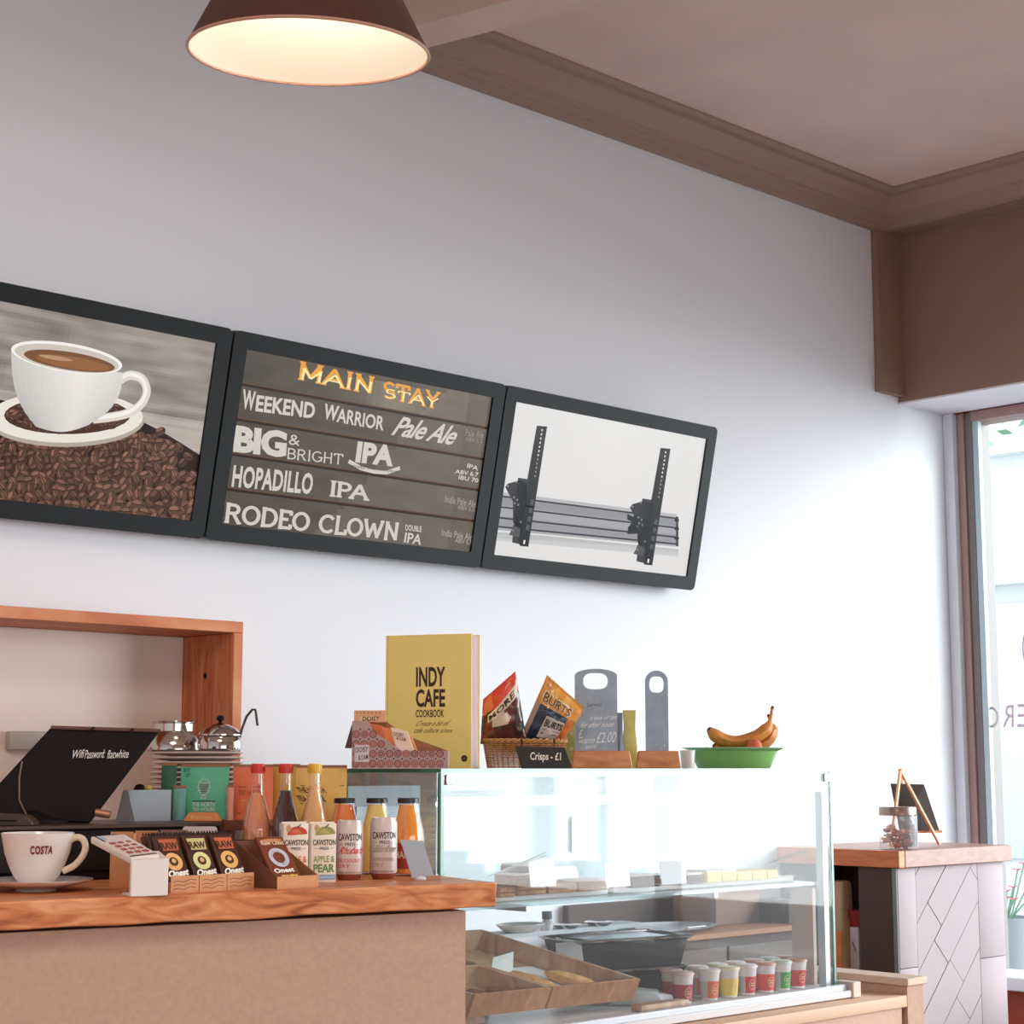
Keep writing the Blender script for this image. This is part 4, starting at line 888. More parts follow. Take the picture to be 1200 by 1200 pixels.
drink_carton(346, 1035, 'small juice carton with a red fruit picture', 'c8402c', 'd86a48', 'APPLE &', 'MANGO', 'd86840', 'e08a50')
drink_carton(379, 1034, 'small juice carton with a green pear picture', '9c9a50', 'b8b068', 'APPLE &', 'PEAR', '8a9a50', '5a8a48')
def drink_can(px, py, label, word, lines, ink, ytop=962):
    p, s = on(px, py); r = .0275; h = (py-ytop)*s; t = thing('drink_can', label, 'can', p, CAMR, 'slim drink cans')
    link('can_body', MB().lathe([(0, .003), (r*.72, .0), (r*.80, .003), (r*.93, .012), (r, .016), (r, h-.012), (r*.88, h-.003), (r*.86, h), (r*.8, h), (r*.78, h-.004), (0, h-.004)], 40), mat('can_pinkish', 'd6c8c4', .38, .25), t)
    link('can_base', MB().lathe_open([(r*.73, .0005), (r*.81, .003), (r*.94, .0122)], 40, (0, 0, -.0003)), mat('can_copper', 'a0604c', .3, .6), t)
    pr = Print(cyl_map(r+.0002, 0), .0004); w = r*1.9; x = -w*.42; y0 = h*.66
    brand(pr, x, y0, w, '2c2622', 1.1); pr.text(word, ((x, h*.44), (x+w*1.0, h*.44), (x, h*.56)), ink, .02, .2, .95); pr.line([(x, h*.58), (x+w, h*.58)], .0007, ink); pr.line([(x, h*.41), (x+w, h*.41)], .0007, ink)
    for k, l in enumerate(lines): pr.text(l, ((x, h*(.30-.09*k)), (x+w*(.9 if k == 0 else .5), h*(.30-.09*k)), (x, h*(.36-.09*k))), ink, .01)
    pr.text('PRESSED SPARKLING WATER', ((x, h*.12), (x+w, h*.12), (x, h*.145)), '5a4a44', 0)
    pr.build('can_print', PRINT, t); return t
drink_can(409, 1031, 'pale drink can with red rhubarb script', 'Rhubarb', ('DELICIOUSLY', 'DRY'), 'cc4a40')
drink_can(449, 1030, 'pale drink can with faint olive elderflower script', 'Elderflower', ('REFRESHING', 'DRY'), 'a8a080', 959)
def jar_bottle(px, juice, label, wrap=None, py=1024):
    p, s = on(px, py); r = .0335; H_ = EYE.z-(935-900)*s-WTZ; t = thing('smoothie_bottle', label, 'bottle', p, CAMR, 'black-capped smoothie bottles')
    pf = [(0, .002), (r*.9, 0), (r, .006), (r, H_*.50), (r*.93, H_*.60), (r*.72, H_*.78), (r*.60, H_*.90), (r*.60, H_*.935)]
    link('glass_body', MB().lathe_open(pf, 32), M_bot, t)
    link('juice', MB().lathe([(0, .004)]+[(a*.95, b if b > .004 else .0045) for a, b in pf[1:-1]]+[(r*.57, H_*.915), (0, H_*.916)], 28), juice, t)
    link('cap', MB().lathe([(r*.66, H_*.932), (r*.68, H_*.938), (r*.68, H_*.992), (r*.63, H_), (0, H_)], 28), mat('cap_black', '2a1c1c', .3), t)
    if wrap:
        pr = Print(cyl_map(r+.0004, 0), .0004)
        for u0, u1, c in wrap['patches']:
            pr.m.add([pr.map(a, b, h) for a, b, h in [(u, v, .0003) for v in (H_*wrap['v'][0], H_*wrap['v'][1]) for u in [r*(u0+(u1-u0)*i/14) for i in range(15)]]], [[i, i+1, 16+i, 15+i] for i in range(14)], c)
        pr.up(); pr.text(wrap['t'], ((-r*.8, H_*(wrap['v'][0]*.6+wrap['v'][1]*.4)), (r*.8, H_*(wrap['v'][0]*.6+wrap['v'][1]*.4)), (-r*.8, H_*(wrap['v'][0]*.3+wrap['v'][1]*.7))), 'f0d0b0', .02)
        pr.build('wrap_label', PRINT, t)
    return t
jar_bottle(403, juicem('orange_juice', 'f88a48', 0), 'orange smoothie bottle with a black cap behind the rhubarb can')
jar_bottle(441, juicem('yellow_juice', 'f4dc80', 0), 'pale yellow smoothie bottle with a black cap behind the second can')
jar_bottle(478, juicem('mango_juice', 'f49838', 0), 'orange smoothie bottle with a red label, nearest the display case', {'v': (.1, .42), 'patches': ((-1.4, 1.4, 'a83c34'),), 't': 'MANGO'}, 1026)
# grey price card leaning before the last bottle
p, s = on(492, 1031)
c4 = [dp(483, 1029, mpp(p)*FPX-.012), dp(508, 1026, mpp(p)*FPX+.0), dp(496, 985, mpp(p)*FPX+.02), dp(469, 984, mpp(p)*FPX+.01)]
t = thing('price_card', 'pale grey price card leaning against the red-labelled bottle', 'card', (p.x, p.y, WTZ))
quad_slab('card_face', c4, .0012, M_grey, t); link('card_foot', MB().lathe([(0, 0), (.012, 0), (.013, .003), (.008, .008), (0, .010)], 16), mat('foot_white', 'dfe4ea', .4), t)
# ------------------------------------------------------------------ glass display case
GX0, GX1, GY0, GY1, GT = 2.54, 3.915, 2.85, 3.27, 1.2185
GB = at(976, 1156, Y=GY0).z                     # deck level
case = thing('display_case', 'glass display case with white rails, holding cakes, pans and yoghurt cups', 'display case', ((GX0+GX1)/2, (GY0+GY1)/2, GB-.03))
def cb(name, a, b, m, par=case, **k): return link(name, MB().box(a, b), m, par, world=True, **k)
cb('top_glass', (GX0, GY0, GT-.008), (GX1, GY1, GT), glass('top_glass_sheet', 'eaf6f2', 1.2))
cb('glass_edge', (GX0-.0006, GY0-.0006, GT-.0082), (GX1+.0006, GY0+.0015, GT+.0002), M_gedge); cb('glass_edge', (GX0-.0008, GY0, GT-.0082), (GX0+.001, GY1, GT+.0002), M_gedge2)
M_fg = glass('front_glass_sheet', 'f8fbfc', .5, .02, .03)
cb('front_glass', (GX0+.008, GY0, GB), (GX1-.008, GY0+.006, GT-.0085), M_fg)
cb('side_glass', (GX0, GY0+.001, GB), (GX0+.006, GY1, GT-.0085), M_glass); cb('side_glass', (GX1-.006, GY0+.001, GB), (GX1, GY1, GT-.0085), M_glass)
cb('glass_edge', (GX0-.0005, GY0-.0005, GB), (GX0+.008, GY0+.0062, GT-.0085), M_gedge); cb('glass_edge', (GX0-.0008, GY0+.0065, WTZ), (GX0+.0, GY0+.010, GT-.0085), M_gedge2)
cb('corner_post', (GX1-.035, GY0+.007, GB), (GX1-.012, GY0+.03, GT-.06), M_alu, bevel=.002)
cb('glass_edge', (GX1-.0078, GY0-.0005, GB), (GX1+.0005, GY0+.0062, GT-.0085), M_gedge)
for x in (GX0+.012, GX1-.034): cb('corner_clip', (x, GY0-.004, GT-.034), (x+.022, GY0+.011, GT-.0125), M_steel, bevel=.002)
shz = at(960, 1033, Y=GY0+.03).z
M_sh = mat('shelf_glass_white', 'd9e6e6', .2, spec=.8)
shf = cb('glass_shelf', (GX0+.008, GY0+.025, shz-.008), (GX1-.04, GY1-.03, shz), glass('shelf_glass_sheet', 'e2f2f0', 1.0, .03, .25)); cb('shelf_edge', (GX0+.008, GY0+.0235, shz-.0082), (GX1-.04, GY0+.0248, shz+.0002), mat('aqua_glass_edge', '9ccfc8', .2), shf)
for x in (GX0+.3, GX0+.95): cb('shelf_bracket', (x, GY0+.05, shz-.022), (x+.012, GY1-.03, shz-.0085), M_alu)
cb('deck', (GX0, GY0-.01, GB-.028), (GX1, GY1, GB-.0005), mat('deck_white', 'e6e4e4', .35))
cb('bottom_rail', (GX0-.02, GY0-.028, GB-.026), (GX1+.01, GY0-.0105, GB+.006), mat('rail_white', 'c0c2ca', .3, .2), bevel=.003); cb('rail_lip', (GX0-.02, GY0-.04, GB-.026), (GX1+.01, GY0-.0285, GB-.008), mat('lip_white', 'c8c6c8', .3), bevel=.002)
cb('rail_end_cap', (GX1+.0105, GY0-.045, GB-.0283), (GX1+.045, GY0+.02, GB+.012), mat('cap_cream', 'c8b8a8', .4), bevel=.003)
ledt = link('led_tube', MB().tube([(GX0+.03, GY0+.045, GT-.075), (GX0+.88, GY0+.045, GT-.075)], .006, 12), mat('led_tube_light', 'ffffff', .3, emit='f4faff', est=1.6), case, world=True)
cb('lamp_rail', (GX0+.02, GY0+.035, GT-.066), (GX0+.9, GY0+.055, GT-.060), M_alu)
cb('wood_back_panel', (GX0+.008, GY1-.02, GB), (GX0+.34, GY1-.004, GT-.0085), wood('slatted_brown_wood', '5a3018', '7c4c28', '94643a', (3, 3, 30), .5, .1))
M_slide = glass('sliding_door_glass', 'dfeaee', 1.6, .05, .42)
cb('sliding_door', (GX0+.345, GY1-.018, shz+.004), (GX0+.86, GY1-.012, GT-.02), M_slide); cb('sliding_door', (GX0+.82, GY1-.010, shz+.004), (GX1-.12, GY1-.004, GT-.02), M_slide)
cb('door_rail', (GX0+.342, GY1-.022, GT-.0195), (GX1-.02, GY1-.001, GT-.0085), M_alu); cb('door_rail', (GX0+.342, GY1-.022, shz-.012), (GX1-.02, GY1-.001, shz+.0035), M_alu)
cb('door_handle', (GX0+.80, GY1-.026, shz+.08), (GX0+.815, GY1-.0185, shz+.17), M_steel, bevel=.002)
cb('rear_panel', (GX1-.020, at(956, 1100, X=GX1-.01).y, GB), (GX1-.0075, at(931, 1100, X=GX1-.01).y, at(940, 1040, X=GX1-.01).z), mat('rear_panel_beige', 'c8aa9c', .7))
# grey holder behind the left glass
def cp4(L, Y): return [at(x, y, Y=Y) for x, y in L]
c4 = [V((GX0+.02, GY0+.33, 1.0)), V((GX0+.22, GY0+.33, 1.0)), V((GX0+.22, GY0+.33, 1.165)), V((GX0+.02, GY0+.33, 1.175))]
gh = thing('grey_leaflet_holder', 'grey plastic leaflet holder inside the left end of the case', 'leaflet holder', (GX0+.12, GY0+.34, shz+.0005))
hz = shz+.001
link('holder_back', MB().box((GX0+.012, GY0+.325, hz), (GX0+.225, GY0+.330, 1.18)), mat('holder_grey', 'aab4c2', .4), gh, world=True)
link('holder_front', MB().box((GX0+.016, GY0+.30, hz), (GX0+.20, GY0+.303, 1.135)), mat('holder_pale', 'bcc8d6', .3), gh, world=True)
link('holder_base', MB().box((GX0+.012, GY0+.3035, hz), (GX0+.20, GY0+.3245, hz+.004)), mat('holder_grey', 'aab4c2', .4), gh, world=True)
cl_ = cb

# cakes on the glass shelf
M_board = mat('cake_board_white', 'ded6d4', .6); M_flap = mat('flapjack', 'a87850', .85, var=.35, vs=90, bump=.8, bs=150); M_brownie = mat('brownie', '6a4a40', .85, var=.2, vs=80, bump=.5)
M_icing = mat('icing', 'e6dcdc', .5); M_lemon = mat('lemon_sponge', 'e8d08a', .8, var=.12, vs=120, bump=.4); M_toast = mat('pastry_crust', 'c89058', .7, var=.25, vs=60, bump=.4)
def shelfpt(px, py): return at(px, py, Z=shz)
def xs(px, Y, z=None): return at(px, 1040, Y=Y).x
YF = GY0+.06
for nm, a, b, lb in (('cake_board', 585, 720, 'long white cake board at the left of the glass shelf'), ('cake_board', 726, 938, 'long white cake board at the right of the glass shelf')):
    t = thing(nm, lb, 'cake board', ((xs(a, YF)+xs(b, YF))/2, YF+.07, shz+.0005), 0, 'cake boards on the glass shelf')
    w2 = (xs(b, YF)-xs(a, YF))/2
    link('board', MB().box((-w2, -.05, 0), (w2, .10, .012), bev=.003), M_board, t); link('board_rim', MB().box((-w2-.002, -.052, .0121), (w2+.002, -.046, .016)).box((-w2-.002, .096, .0121), (w2+.002, .102, .016)), mat('board_pink', 'd0b8b0', .5), t)
def cake(x0, x1, y0, h0, h1, m, icing, label, name='cake_slice', cat='cake', dy=.0, dep=.07):
    xa, xb = xs(x0, YF+dy), xs(x1, YF+dy); z = shz+.0127+h0
    t = thing(name, label, cat, ((xa+xb)/2, YF+dy, z), 0, 'cakes on the glass shelf'); w = (xb-xa)/2; h = h1-h0
    mb = MB(); nx = 7; rr = random.Random(int(x0*7+h0*999))
    mb.box((-w, 0, 0), (w, dep, h), bev=.0025)
    mb.v = [v+V((rr.uniform(-1, 1), rr.uniform(-1, 1), rr.uniform(-1, 1)*.6*(v.z > .002)))*.0012 for v in mb.v]
    link('sponge', mb, m, t)
    if icing: link('icing_top', MB().box((-w*.98, .001, h*.98), (w*.98, dep-.001, h+.004), bev=.0015), icing, t)
    if m in (M_flap, M_brownie): link('crumb_layer', MB().box((-w*.99, -.0012, h*.42), (w*.99, .0, h*.55)), mat('filling_dark', '7a4a2c', .8), t)
    return t
cake(587, 604, 0, 0, .022, M_flap, None, 'small flapjack square at the left end of the glass shelf', dy=-.02, dep=.05)
cake(607, 640, 0, 0, .024, M_flap, None, 'flapjack slab lowest in the tall cake stack'); cake(604, 638, 0, .0245, .044, M_flap, M_icing, 'iced flapjack slab in the middle of the tall cake stack'); cake(612, 642, 0, .0495, .064, M_brownie, M_icing, 'iced brownie topmost on the tall cake stack', dy=.005)
cake(643, 676, 0, 0, .022, M_flap, None, 'oat flapjack behind the stepped white price card'); cake(678, 712, 0, 0, .022, M_flap, M_icing, 'white-topped oat flapjack at the right of the left cake board')
cake(741, 774, 0, 0, .026, M_brownie, M_icing, 'wide brownie with white icing near the shelf middle'); cake(806, 824, 0, 0, .022, M_brownie, M_icing, 'small brownie with white icing between two price cards')
for k, (a, b) in enumerate(((829, 846), (847, 864), (865, 882), (883, 899), (900, 912))):
    cake(a, b, 0, 0, .026-.001*k, M_lemon, M_icing if k < 2 else None, ['lemon slice with white icing, first of five from the left', 'lemon slice with white icing, second of five from the left', 'plain lemon slice in the middle of the five', 'plain lemon slice, fourth of five from the left', 'narrow plain lemon slice at the right end of the row'][k])
t = thing('cake_tongs', 'thin steel cake tongs lying across the left board', 'tongs', (xs(620, YF-.03), YF-.045, shz+.014))
p0 = at(572, 1027, Y=YF-.048)-t.location; p1 = at(640, 1002, Y=YF-.05)-t.location
for dz_ in (0, .004): link('tong_arm', MB().tube([p0+V((0, -.001, 0)), (p0+p1)/2+V((0, -.004, dz_)), p1+V((0, 0, dz_*1.5))], .0012, 6), M_steel, t)
t = thing('cake_tongs', 'thin steel cake tongs at the right end of the shelf', 'tongs', (xs(905, YF-.03), YF-.045, shz+.014))
p0 = at(899, 1012, Y=YF-.048)-t.location; p1 = at(944, 998, Y=YF-.05)-t.location
for dz_ in (0, .004): link('tong_arm', MB().tube([p0, (p0+p1)/2+V((0, -.002, dz_)), p1+V((0, 0, dz_*1.5))], .0012, 6), M_steel, t)
def pcard(px0, px1, yt, yb, label, dy=-.05, name='price_card'):
    Y = YF+dy; a, b = at(px0, yb, Y=Y), at(px1, yb, Y=Y); h = at(px0, yt, Y=Y).z-a.z; t = thing(name, label, 'price card', ((a.x+b.x)/2, Y, a.z), 0, 'blank price cards in the case')
    w = (b.x-a.x)/2; link('card_sheet', MB().prism([(-w, 0, 0), (w, 0, 0), (w, .008, h), (-w, .008, h)], (0, .001, 0)), M_wpaper, t)
    link('card_foot', MB().prism([(-w, .001, 0), (w, .001, 0), (w, .018, 0), (-w, .018, 0)], (0, 0, .0012)), M_wpaper, t); return t
pcard(622, 652, 1007, 1040, 'blank white price card in front of the tall cake stack'); pcard(650, 678, 1016, 1030, 'low wide blank price card beside the tall cake stack', -.048)
pcard(711, 739, 1012, 1040, 'blank white price card between the two cake boards'); pcard(776, 805, 1010, 1037, 'blank white price card left of the small brownie')

# wooden pastry trays below, tilted towards the customer
TY0 = GY0+.05
Aq = at(751, 1147, Y=TY0); Bq = at(565, 1089, Y=GY1-.135); Fq = at(648, 1157, Y=TY0); vb = Bq-Aq; Gq = Fq-(Aq-Fq)*(Fq.x-(GX0+.016+.45*(Aq.x-Bq.x)))/(Aq.x-Fq.x)
def tray(FL, FR, label, vb=vb, hgt=.055):
    BL, BR = FL+vb, FR+vb; n = (FR-FL).cross(BL-FL).normalized(); th = .008; u = (FR-FL).normalized(); w = vb.normalized()
    if n.z < 0: n = -n
    lowz = min((q-n*hgt).z for q in (FL, FR))
    t = thing('pastry_tray', label, 'tray', (FL+FR)/2-n*hgt, 0, 'wooden pastry trays in the case')
    def wall(name, a, b, inn, m=M_palew): link(name, MB().hull8([a-n*hgt, b-n*hgt, b-n*hgt+inn*th, a-n*hgt+inn*th], [a, b, b+inn*th, a+inn*th]), m, t, world=True, bevel=.0008)
    wf = MATS.get('tray_front') or wood('tray_front', '95603c', 'a8714c', 'ba8560', (12, 12, 1.5), .6, 0)
    wall('front_board', FL, FR, w, wf); wall('back_board', BL-w*th, BR-w*th, w); wall('side_board', FL+w*th, BL-w*th, u); wall('side_board', FR-u*th+w*th, BR-u*th-w*th, u, M_palew)
    f4 = [FL+u*th+w*th, FR-u*th+w*th, BR-u*th-w*th, BL+u*th-w*th]
    link('bottom_board', MB().hull8([q-n*hgt for q in f4], [q-n*(hgt-.006) for q in f4]), M_palew, t, world=True)
    link('rear_prop', MB().hull8([V((q.x, q.y, GB)) for q in (BL-w*.02, BR-w*.02, BR, BL)], [q-n*(hgt+.002) for q in (BL-w*.02, BR-w*.02, BR, BL)]), M_palew, t, world=True)
    return t, n, u, w
t1, n, u, w = tray(Fq+(Aq-Fq)*.01, Aq, 'wooden pastry tray with a filled roll, nearest the black pans')
t2, _, _, _ = tray(Gq, Fq-(Aq-Fq)*.01, 'wooden pastry tray half hidden by the beige counter front', vb*.45)
def lump(name, P0, L, W_, H_, m, label, cat, seed, parts=None):
    t = thing(name, label, cat, P0, 0, 'pastries in the wooden trays'); mb = MB(); nu, nv = 18, 10
    vs = []; fs = []
    for i in range(nu+1):
        for j in range(nv):
            a = pi*i/nu; b = 2*pi*j/nv; k = 1+.16*noise.noise(V((i*.5, j*.9, seed)))
            vs.append(w*(-L/2*cos(a)*k)+u*(W_/2*sin(a)**.7*cos(b)*k)+n*(H_/2*sin(a)**.7*sin(b)*k+H_*.5))
    for i in range(nu):
        for j in range(nv): fs.append([i*nv+j, i*nv+(j+1) % nv, (i+1)*nv+(j+1) % nv, (i+1)*nv+j])
    link('crust', mb.add(vs, fs), m, t); return t
inb = -.047
def intray(a, b): return Fq+(Aq-Fq)*a+w*b+n*inb
q = intray(.72, .10); tt = lump('filled_roll', q, .12, .05, .032, mat('roll_crust', 'd8a468', .7, var=.2, vs=50, bump=.3), 'golden filled roll in the right wooden tray', 'roll', 1)
link('filling', MB().lathe([(0, -.003), (.018, 0), (.020, .010), (.012, .018), (0, .02)], 14).xf(Matrix.Translation(-w*.055+n*.004)), mat('filling_maroon', '6a2c2c', .6), tt)
lump('croissant', intray(.35, .12), .12, .05, .030, M_toast, 'small golden croissant on white paper in the right tray', 'croissant', 5)
ps = link('baking_paper', MB().add([intray(a, b)+n*(.002+.004*noise.noise(V((a*6, b*40, 3)))) for a in [.08+.84*i/10 for i in range(11)] for b in [.02+.22*j/10 for j in range(11)]], [[i*11+j, i*11+j+1, (i+1)*11+j+1, (i+1)*11+j] for i in range(10) for j in range(10)]), M_wpaper)
tag(origin_to(ps, intray(.5, .12)), 'crumpled white baking paper lining the right wooden tray', 'paper')
for k in range(3): lump('brown_pastry', Gq+(Fq-Gq)*(.2+.28*k)+w*(.058+.004*k)+n*inb, .07, .034, .026, mat('pastry_dark', '8a5436', .8, var=.25, vs=60, bump=.4), ['dark pastry deepest in the left wooden tray', 'dark pastry in the middle of the left wooden tray', 'dark pastry beside the divider of the left wooden tray'][k], 'pastry', k+10)
cd4 = [at(576, 1135, Y=TY0+.10), at(601, 1140, Y=TY0+.11), at(602, 1115, Y=TY0+.12), at(578, 1122, Y=TY0+.11)]
t = thing('tray_label', 'pale grey label card standing in the right wooden tray', 'price card', (cd4[0]+cd4[1])/2); quad_slab('card_sheet', cd4, .0012, mat('label_grey', 'c4c4c0', .6), t)
_n = (cd4[1]-cd4[0]).cross(cd4[3]-cd4[0]).normalized(); pr = Print(plane_map(cd4[0]-t.location, cd4[1]-cd4[0], cd4[3]-cd4[0], _n), .0005)
for k in range(3): pr.line([(.2, .75-.15*k), (.8-.1*k, .75-.15*k)], .04, '7c7c7c')
pr.build('card_lines', PRINT, t)

# black pans with steel rims
def pan(px0, px1, yrim, d, z0, h, label, dep=.20):
    q0, q1 = dp(px0, yrim, d), dp(px1, yrim, d); xw = (q1-q0).length; t = thing('serving_pan', label, 'pan', ((q0.x+q1.x)/2, (q0.y+q1.y)/2, z0), R(-12), 'serving pans in the case'); a = xw/2; b = dep/2
    mb = MB(); rects = [(a*.86, b*.82, 0), (a*.95, b*.92, h-.004), (a, b, h), (a, b, h+.003), (a*.93, b*.9, h+.002), (a*.84, b*.8, .004)]
    vs = []; 
    for (x, y, z) in rects: vs += [V((sx*x, sy*y, z)) for sx, sy in ((-1, -1), (1, -1), (1, 1), (-1, 1))]
    fs = [[0, 1, 2, 3]]+[[r*4+i, r*4+(i+1) % 4, (r+1)*4+(i+1) % 4, (r+1)*4+i] for r in range(5) for i in range(4)]+[[20, 21, 22, 23]]
    link('pan_body', mb.add(vs, fs), mat('pan_black', '3a3634', .25, .3), t, bevel=.001)
    o4 = [V((sx*a, sy*b, h+.004)) for sx, sy in ((-1, -1), (1, -1), (1, 1), (-1, 1))]; link('pan_rim', MB().tube([(o4[i]*(1-k/4)+o4[(i+1) % 4]*(k/4)) for i in range(4) for k in range(4)], .0042, 8, closed=True), M_steel, t)
    return t
zb = GB+.0
pan(657, 797, 1120, 4.46, GB+.001, .066, 'lower black serving pan with steel rim', .17); tp = pan(643, 801, 1094, 4.46, GB+.075, .066, 'upper black serving pan with steel rim, on the other', .18)
link('steel_lid', MB().box((-.12, -.075,   .068), (.12, .075, .071), bev=.001), mat('lid_steel', 'cdd2d6', .3, .6), tp)
# white cards, dish, plates, sauce bottle behind
t = thing('serving_dish', 'white oval dish behind the wooden tray in the case', 'dish', V((at(610, 1090, Y=GY1-.085).x, GY1-.085, at(640, 1090, Y=GY1-.09).z+.0003)))
link('dish_body', MB().lathe([(.03, 0), (.035, .003), (.045, .012), (.050, .018), (.048, .019), (.042, .014), (.0, .006)], 36).xf(Matrix.Diagonal((1.35, 1, 1, 1))), M_white, t); link('dish_rim', MB().tube([(.0495*1.35*cos(i*pi/16), .0495*sin(i*pi/16), .0185) for i in range(32)], .0013, 6, closed=True), M_white, t)
def on_back(px, ybot, d): q = dp(px, ybot, d); return q
bk_ = thing('rear_shelf_box', 'white box shelf at the back of the case under the small plates', 'shelf', (3.10, GY1-.085, GB+.0005))
z_r = at(640, 1090, Y=GY1-.09).z
link('shelf_top', MB().box((-.30, -.015, z_r-GB-.012), (.42, .06, z_r-GB-.0005)), mat('shelf_white', 'd8dcde', .5), bk_)
for x in (-.29, .40): link('shelf_upright', MB().box((x, -.012, 0), (x+.012, .055, z_r-GB-.0125)), mat('shelf_white', 'd8dcde', .5), bk_)
q = V((at(641, 1080, Y=GY1-.09).x, GY1-.09, z_r)); t = thing('sauce_bottle', 'small white bottle with dark cap on the rear shelf', 'bottle', q)
link('bottle_body', MB().lathe([(.014, 0), (.016, .012), (.012, .022), (.009, .026)], 18), M_white, t); link('cap', MB().lathe([(.0125, .0262), (.0125, .045), (0, .0452)], 18), mat('cap_teal_grey', '4c5c60', .4), t)
for k, x in enumerate((at(664, 1080, Y=GY1-.09).x, at(702, 1080, Y=GY1-.09).x)):
    o = link('small_plate', MB().lathe([(0, 0), (.025, 0), (.038, .009), (.036, .010), (.02, .004), (0, .004)], 28), M_steel); o.location = (x, GY1-.09, z_r+.0003)
    tag(o, ['small steel plate beside the sauce bottle on the rear shelf', 'small steel plate farther right on the rear shelf'][k], 'plate')
for px0, px1, yt, yb, lb in ((652, 684, 1104, 1126, 'grey price card leaning against the black pans'), ):
    d = 4.29; a, b = dp(px0, yb, d), dp(px1, yb+2, d); c, e = dp(px1-3, yt-1, d+.02), dp(px0-1, yt+1, d+.02)
    t = thing('pan_label', lb, 'price card', (a+b)/2); quad_slab('card_sheet', [a, b, c, e], .0012, M_wpaper, t); link('stick', MB().tube([(a+b)/2, V(((a+b).x/2, (a+b).y/2, GB+.001))], .0015, 6), M_steel, t, world=True)
# paper parcel in front of the pans
q = dp(748, 1168, 4.28); q.z = GB+.0005
t = thing('wrapped_sandwich', 'grey-white wrapped sandwich lying before the black pans', 'sandwich', q, CAMR)
link('wrapper', MB().hull8([V((-.075, -.03, 0)), V((.065, -.035, 0)), V((.07, .03, 0)), V((-.07, .03, 0))], [V((-.06, -.018, .040)), V((.045, -.022, .030)), V((.05, .02, .034)), V((-.055, .02, .044))]), mat('wrap_white', 'c8ccd0', .5), t, bevel=.006)
link('wrapper_fold', MB().hull8([V((.045, -.028, .001)), V((.088, -.012, .001)), V((.088, .012, .001)), V((.045, .02, .001))], [V((.05, -.018, .028)), V((.080, -.004, .022)), V((.080, .006, .022)), V((.05, .016, .028))]), mat('wrap_white', 'c8ccd0', .5), t)
t = thing('wooden_board', 'pale wooden strip board on the case deck before the yoghurt cups', 'board', (at(778, 1183, Z=GB+.001).x, GY0+.045, GB+.001))
xa, xb = at(752, 1186, Y=GY0+.01).x-t.location.x, at(808, 1180, Y=GY0+.01).x-t.location.x
link('plank', MB().box((xa, -.035, 0), (xb, .0, .014), bev=.002), M_palew, t)

# yoghurt cups
specs = [(800, 'a8343c', 'd8b078'), (831, 'd86034', 'e0a060'), (854, 'e8c45c', 'c8a048'), (875, 'c8323c', 'e07888'), (897, 'd8482c', 'c8c4c8'), (916, '3f9c48', 'b8c8b0'), (934, 'cc3a34', 'd88860')]
nmz = ['dark red', 'orange', 'yellow', 'crimson', 'red-orange', 'green', 'bright red']
lidc = ['d8b4b0', 'e4ccc8', 'e8d8b8', 'e8d4d0', 'd89880', 'c8ccb8', 'c88c70']
for row in range(2):
    for k, (px, c1, c2) in enumerate(specs):
        Y = GY0+.045+row*.062; qx = at(px+(row*6), 1160, Y=GY0+.045); q = V((qx.x+row*.012, Y, GB+.0008)); s = (qx-EYE).dot(fwd)/FPX; r = .0265; h = .074
        t = thing('yoghurt_cup', f"yoghurt cup with {nmz[k]} label, " + ('front row of the case' if row == 0 else 'rear row, behind the cup of the same colour'), 'yoghurt cup', q, CAMR, 'yoghurt cups in the case')
        link('cup_wall', MB().lathe([(0, 0), (r*.74, 0), (r*.76, .002), (r*.97, h*.86), (r, h*.86), (r*1.0, h*.9), (0, h*.9)], 26), mat('cup_plastic', 'dcd0cc', .35), t)
        link('lid', MB().lathe([(r*1.06, h*.905), (r*1.08, h*.92), (r*1.06, h*.96), (r*.9, h), (0, h)], 26), mat('lid_'+lidc[k], lidc[k], .35), t)
        cm = lambda u, v, hh, r=r, h=h: (lambda rr: V((rr*cos(-pi/2+u), rr*sin(-pi/2+u), v*h)))(r*(.76+.21*v/.86)+.0004+hh)
        pr = Print(cm, .0003)
        def band(u0, u1, v0, v1, c, n_=10): pr.m.add([cm(u0+(u1-u0)*i/n_, v, pr.k*.0003) for v in (v0, v1) for i in range(n_+1)], [[i, i+1, n_+2+i, n_+1+i] for i in range(n_)], c)
        band(-.25, 1.5, .08, .62, c1); band(-1.5, -.25, .08, .62, 'b8a8a0' if k % 2 else c1)
        pr.up(); pr.disc(.55, .36, .42, 'd8b888', .17, 16); pr.up(); pr.disc(.55, .36, .34, c1, .14, 16); pr.up(); pr.line([(.35, .40), (.75, .40)], .03, 'd8b888'); pr.line([(.32, .33), (.78, .33)], .03, 'd8b888')
        pr.build('cup_print', PRINT, t)
# ------------------------------------------------------------------ things standing on the glass top
TZ_ = GT+.0004
def topt(px, Y): q = at(px, 900, Y=Y); q.z = TZ_; return q, (q-EYE).dot(fwd)/FPX
def H(y, s): return EYE.z+(900-y)*s-TZ_            # height of a pixel row above the glass top, at that distance
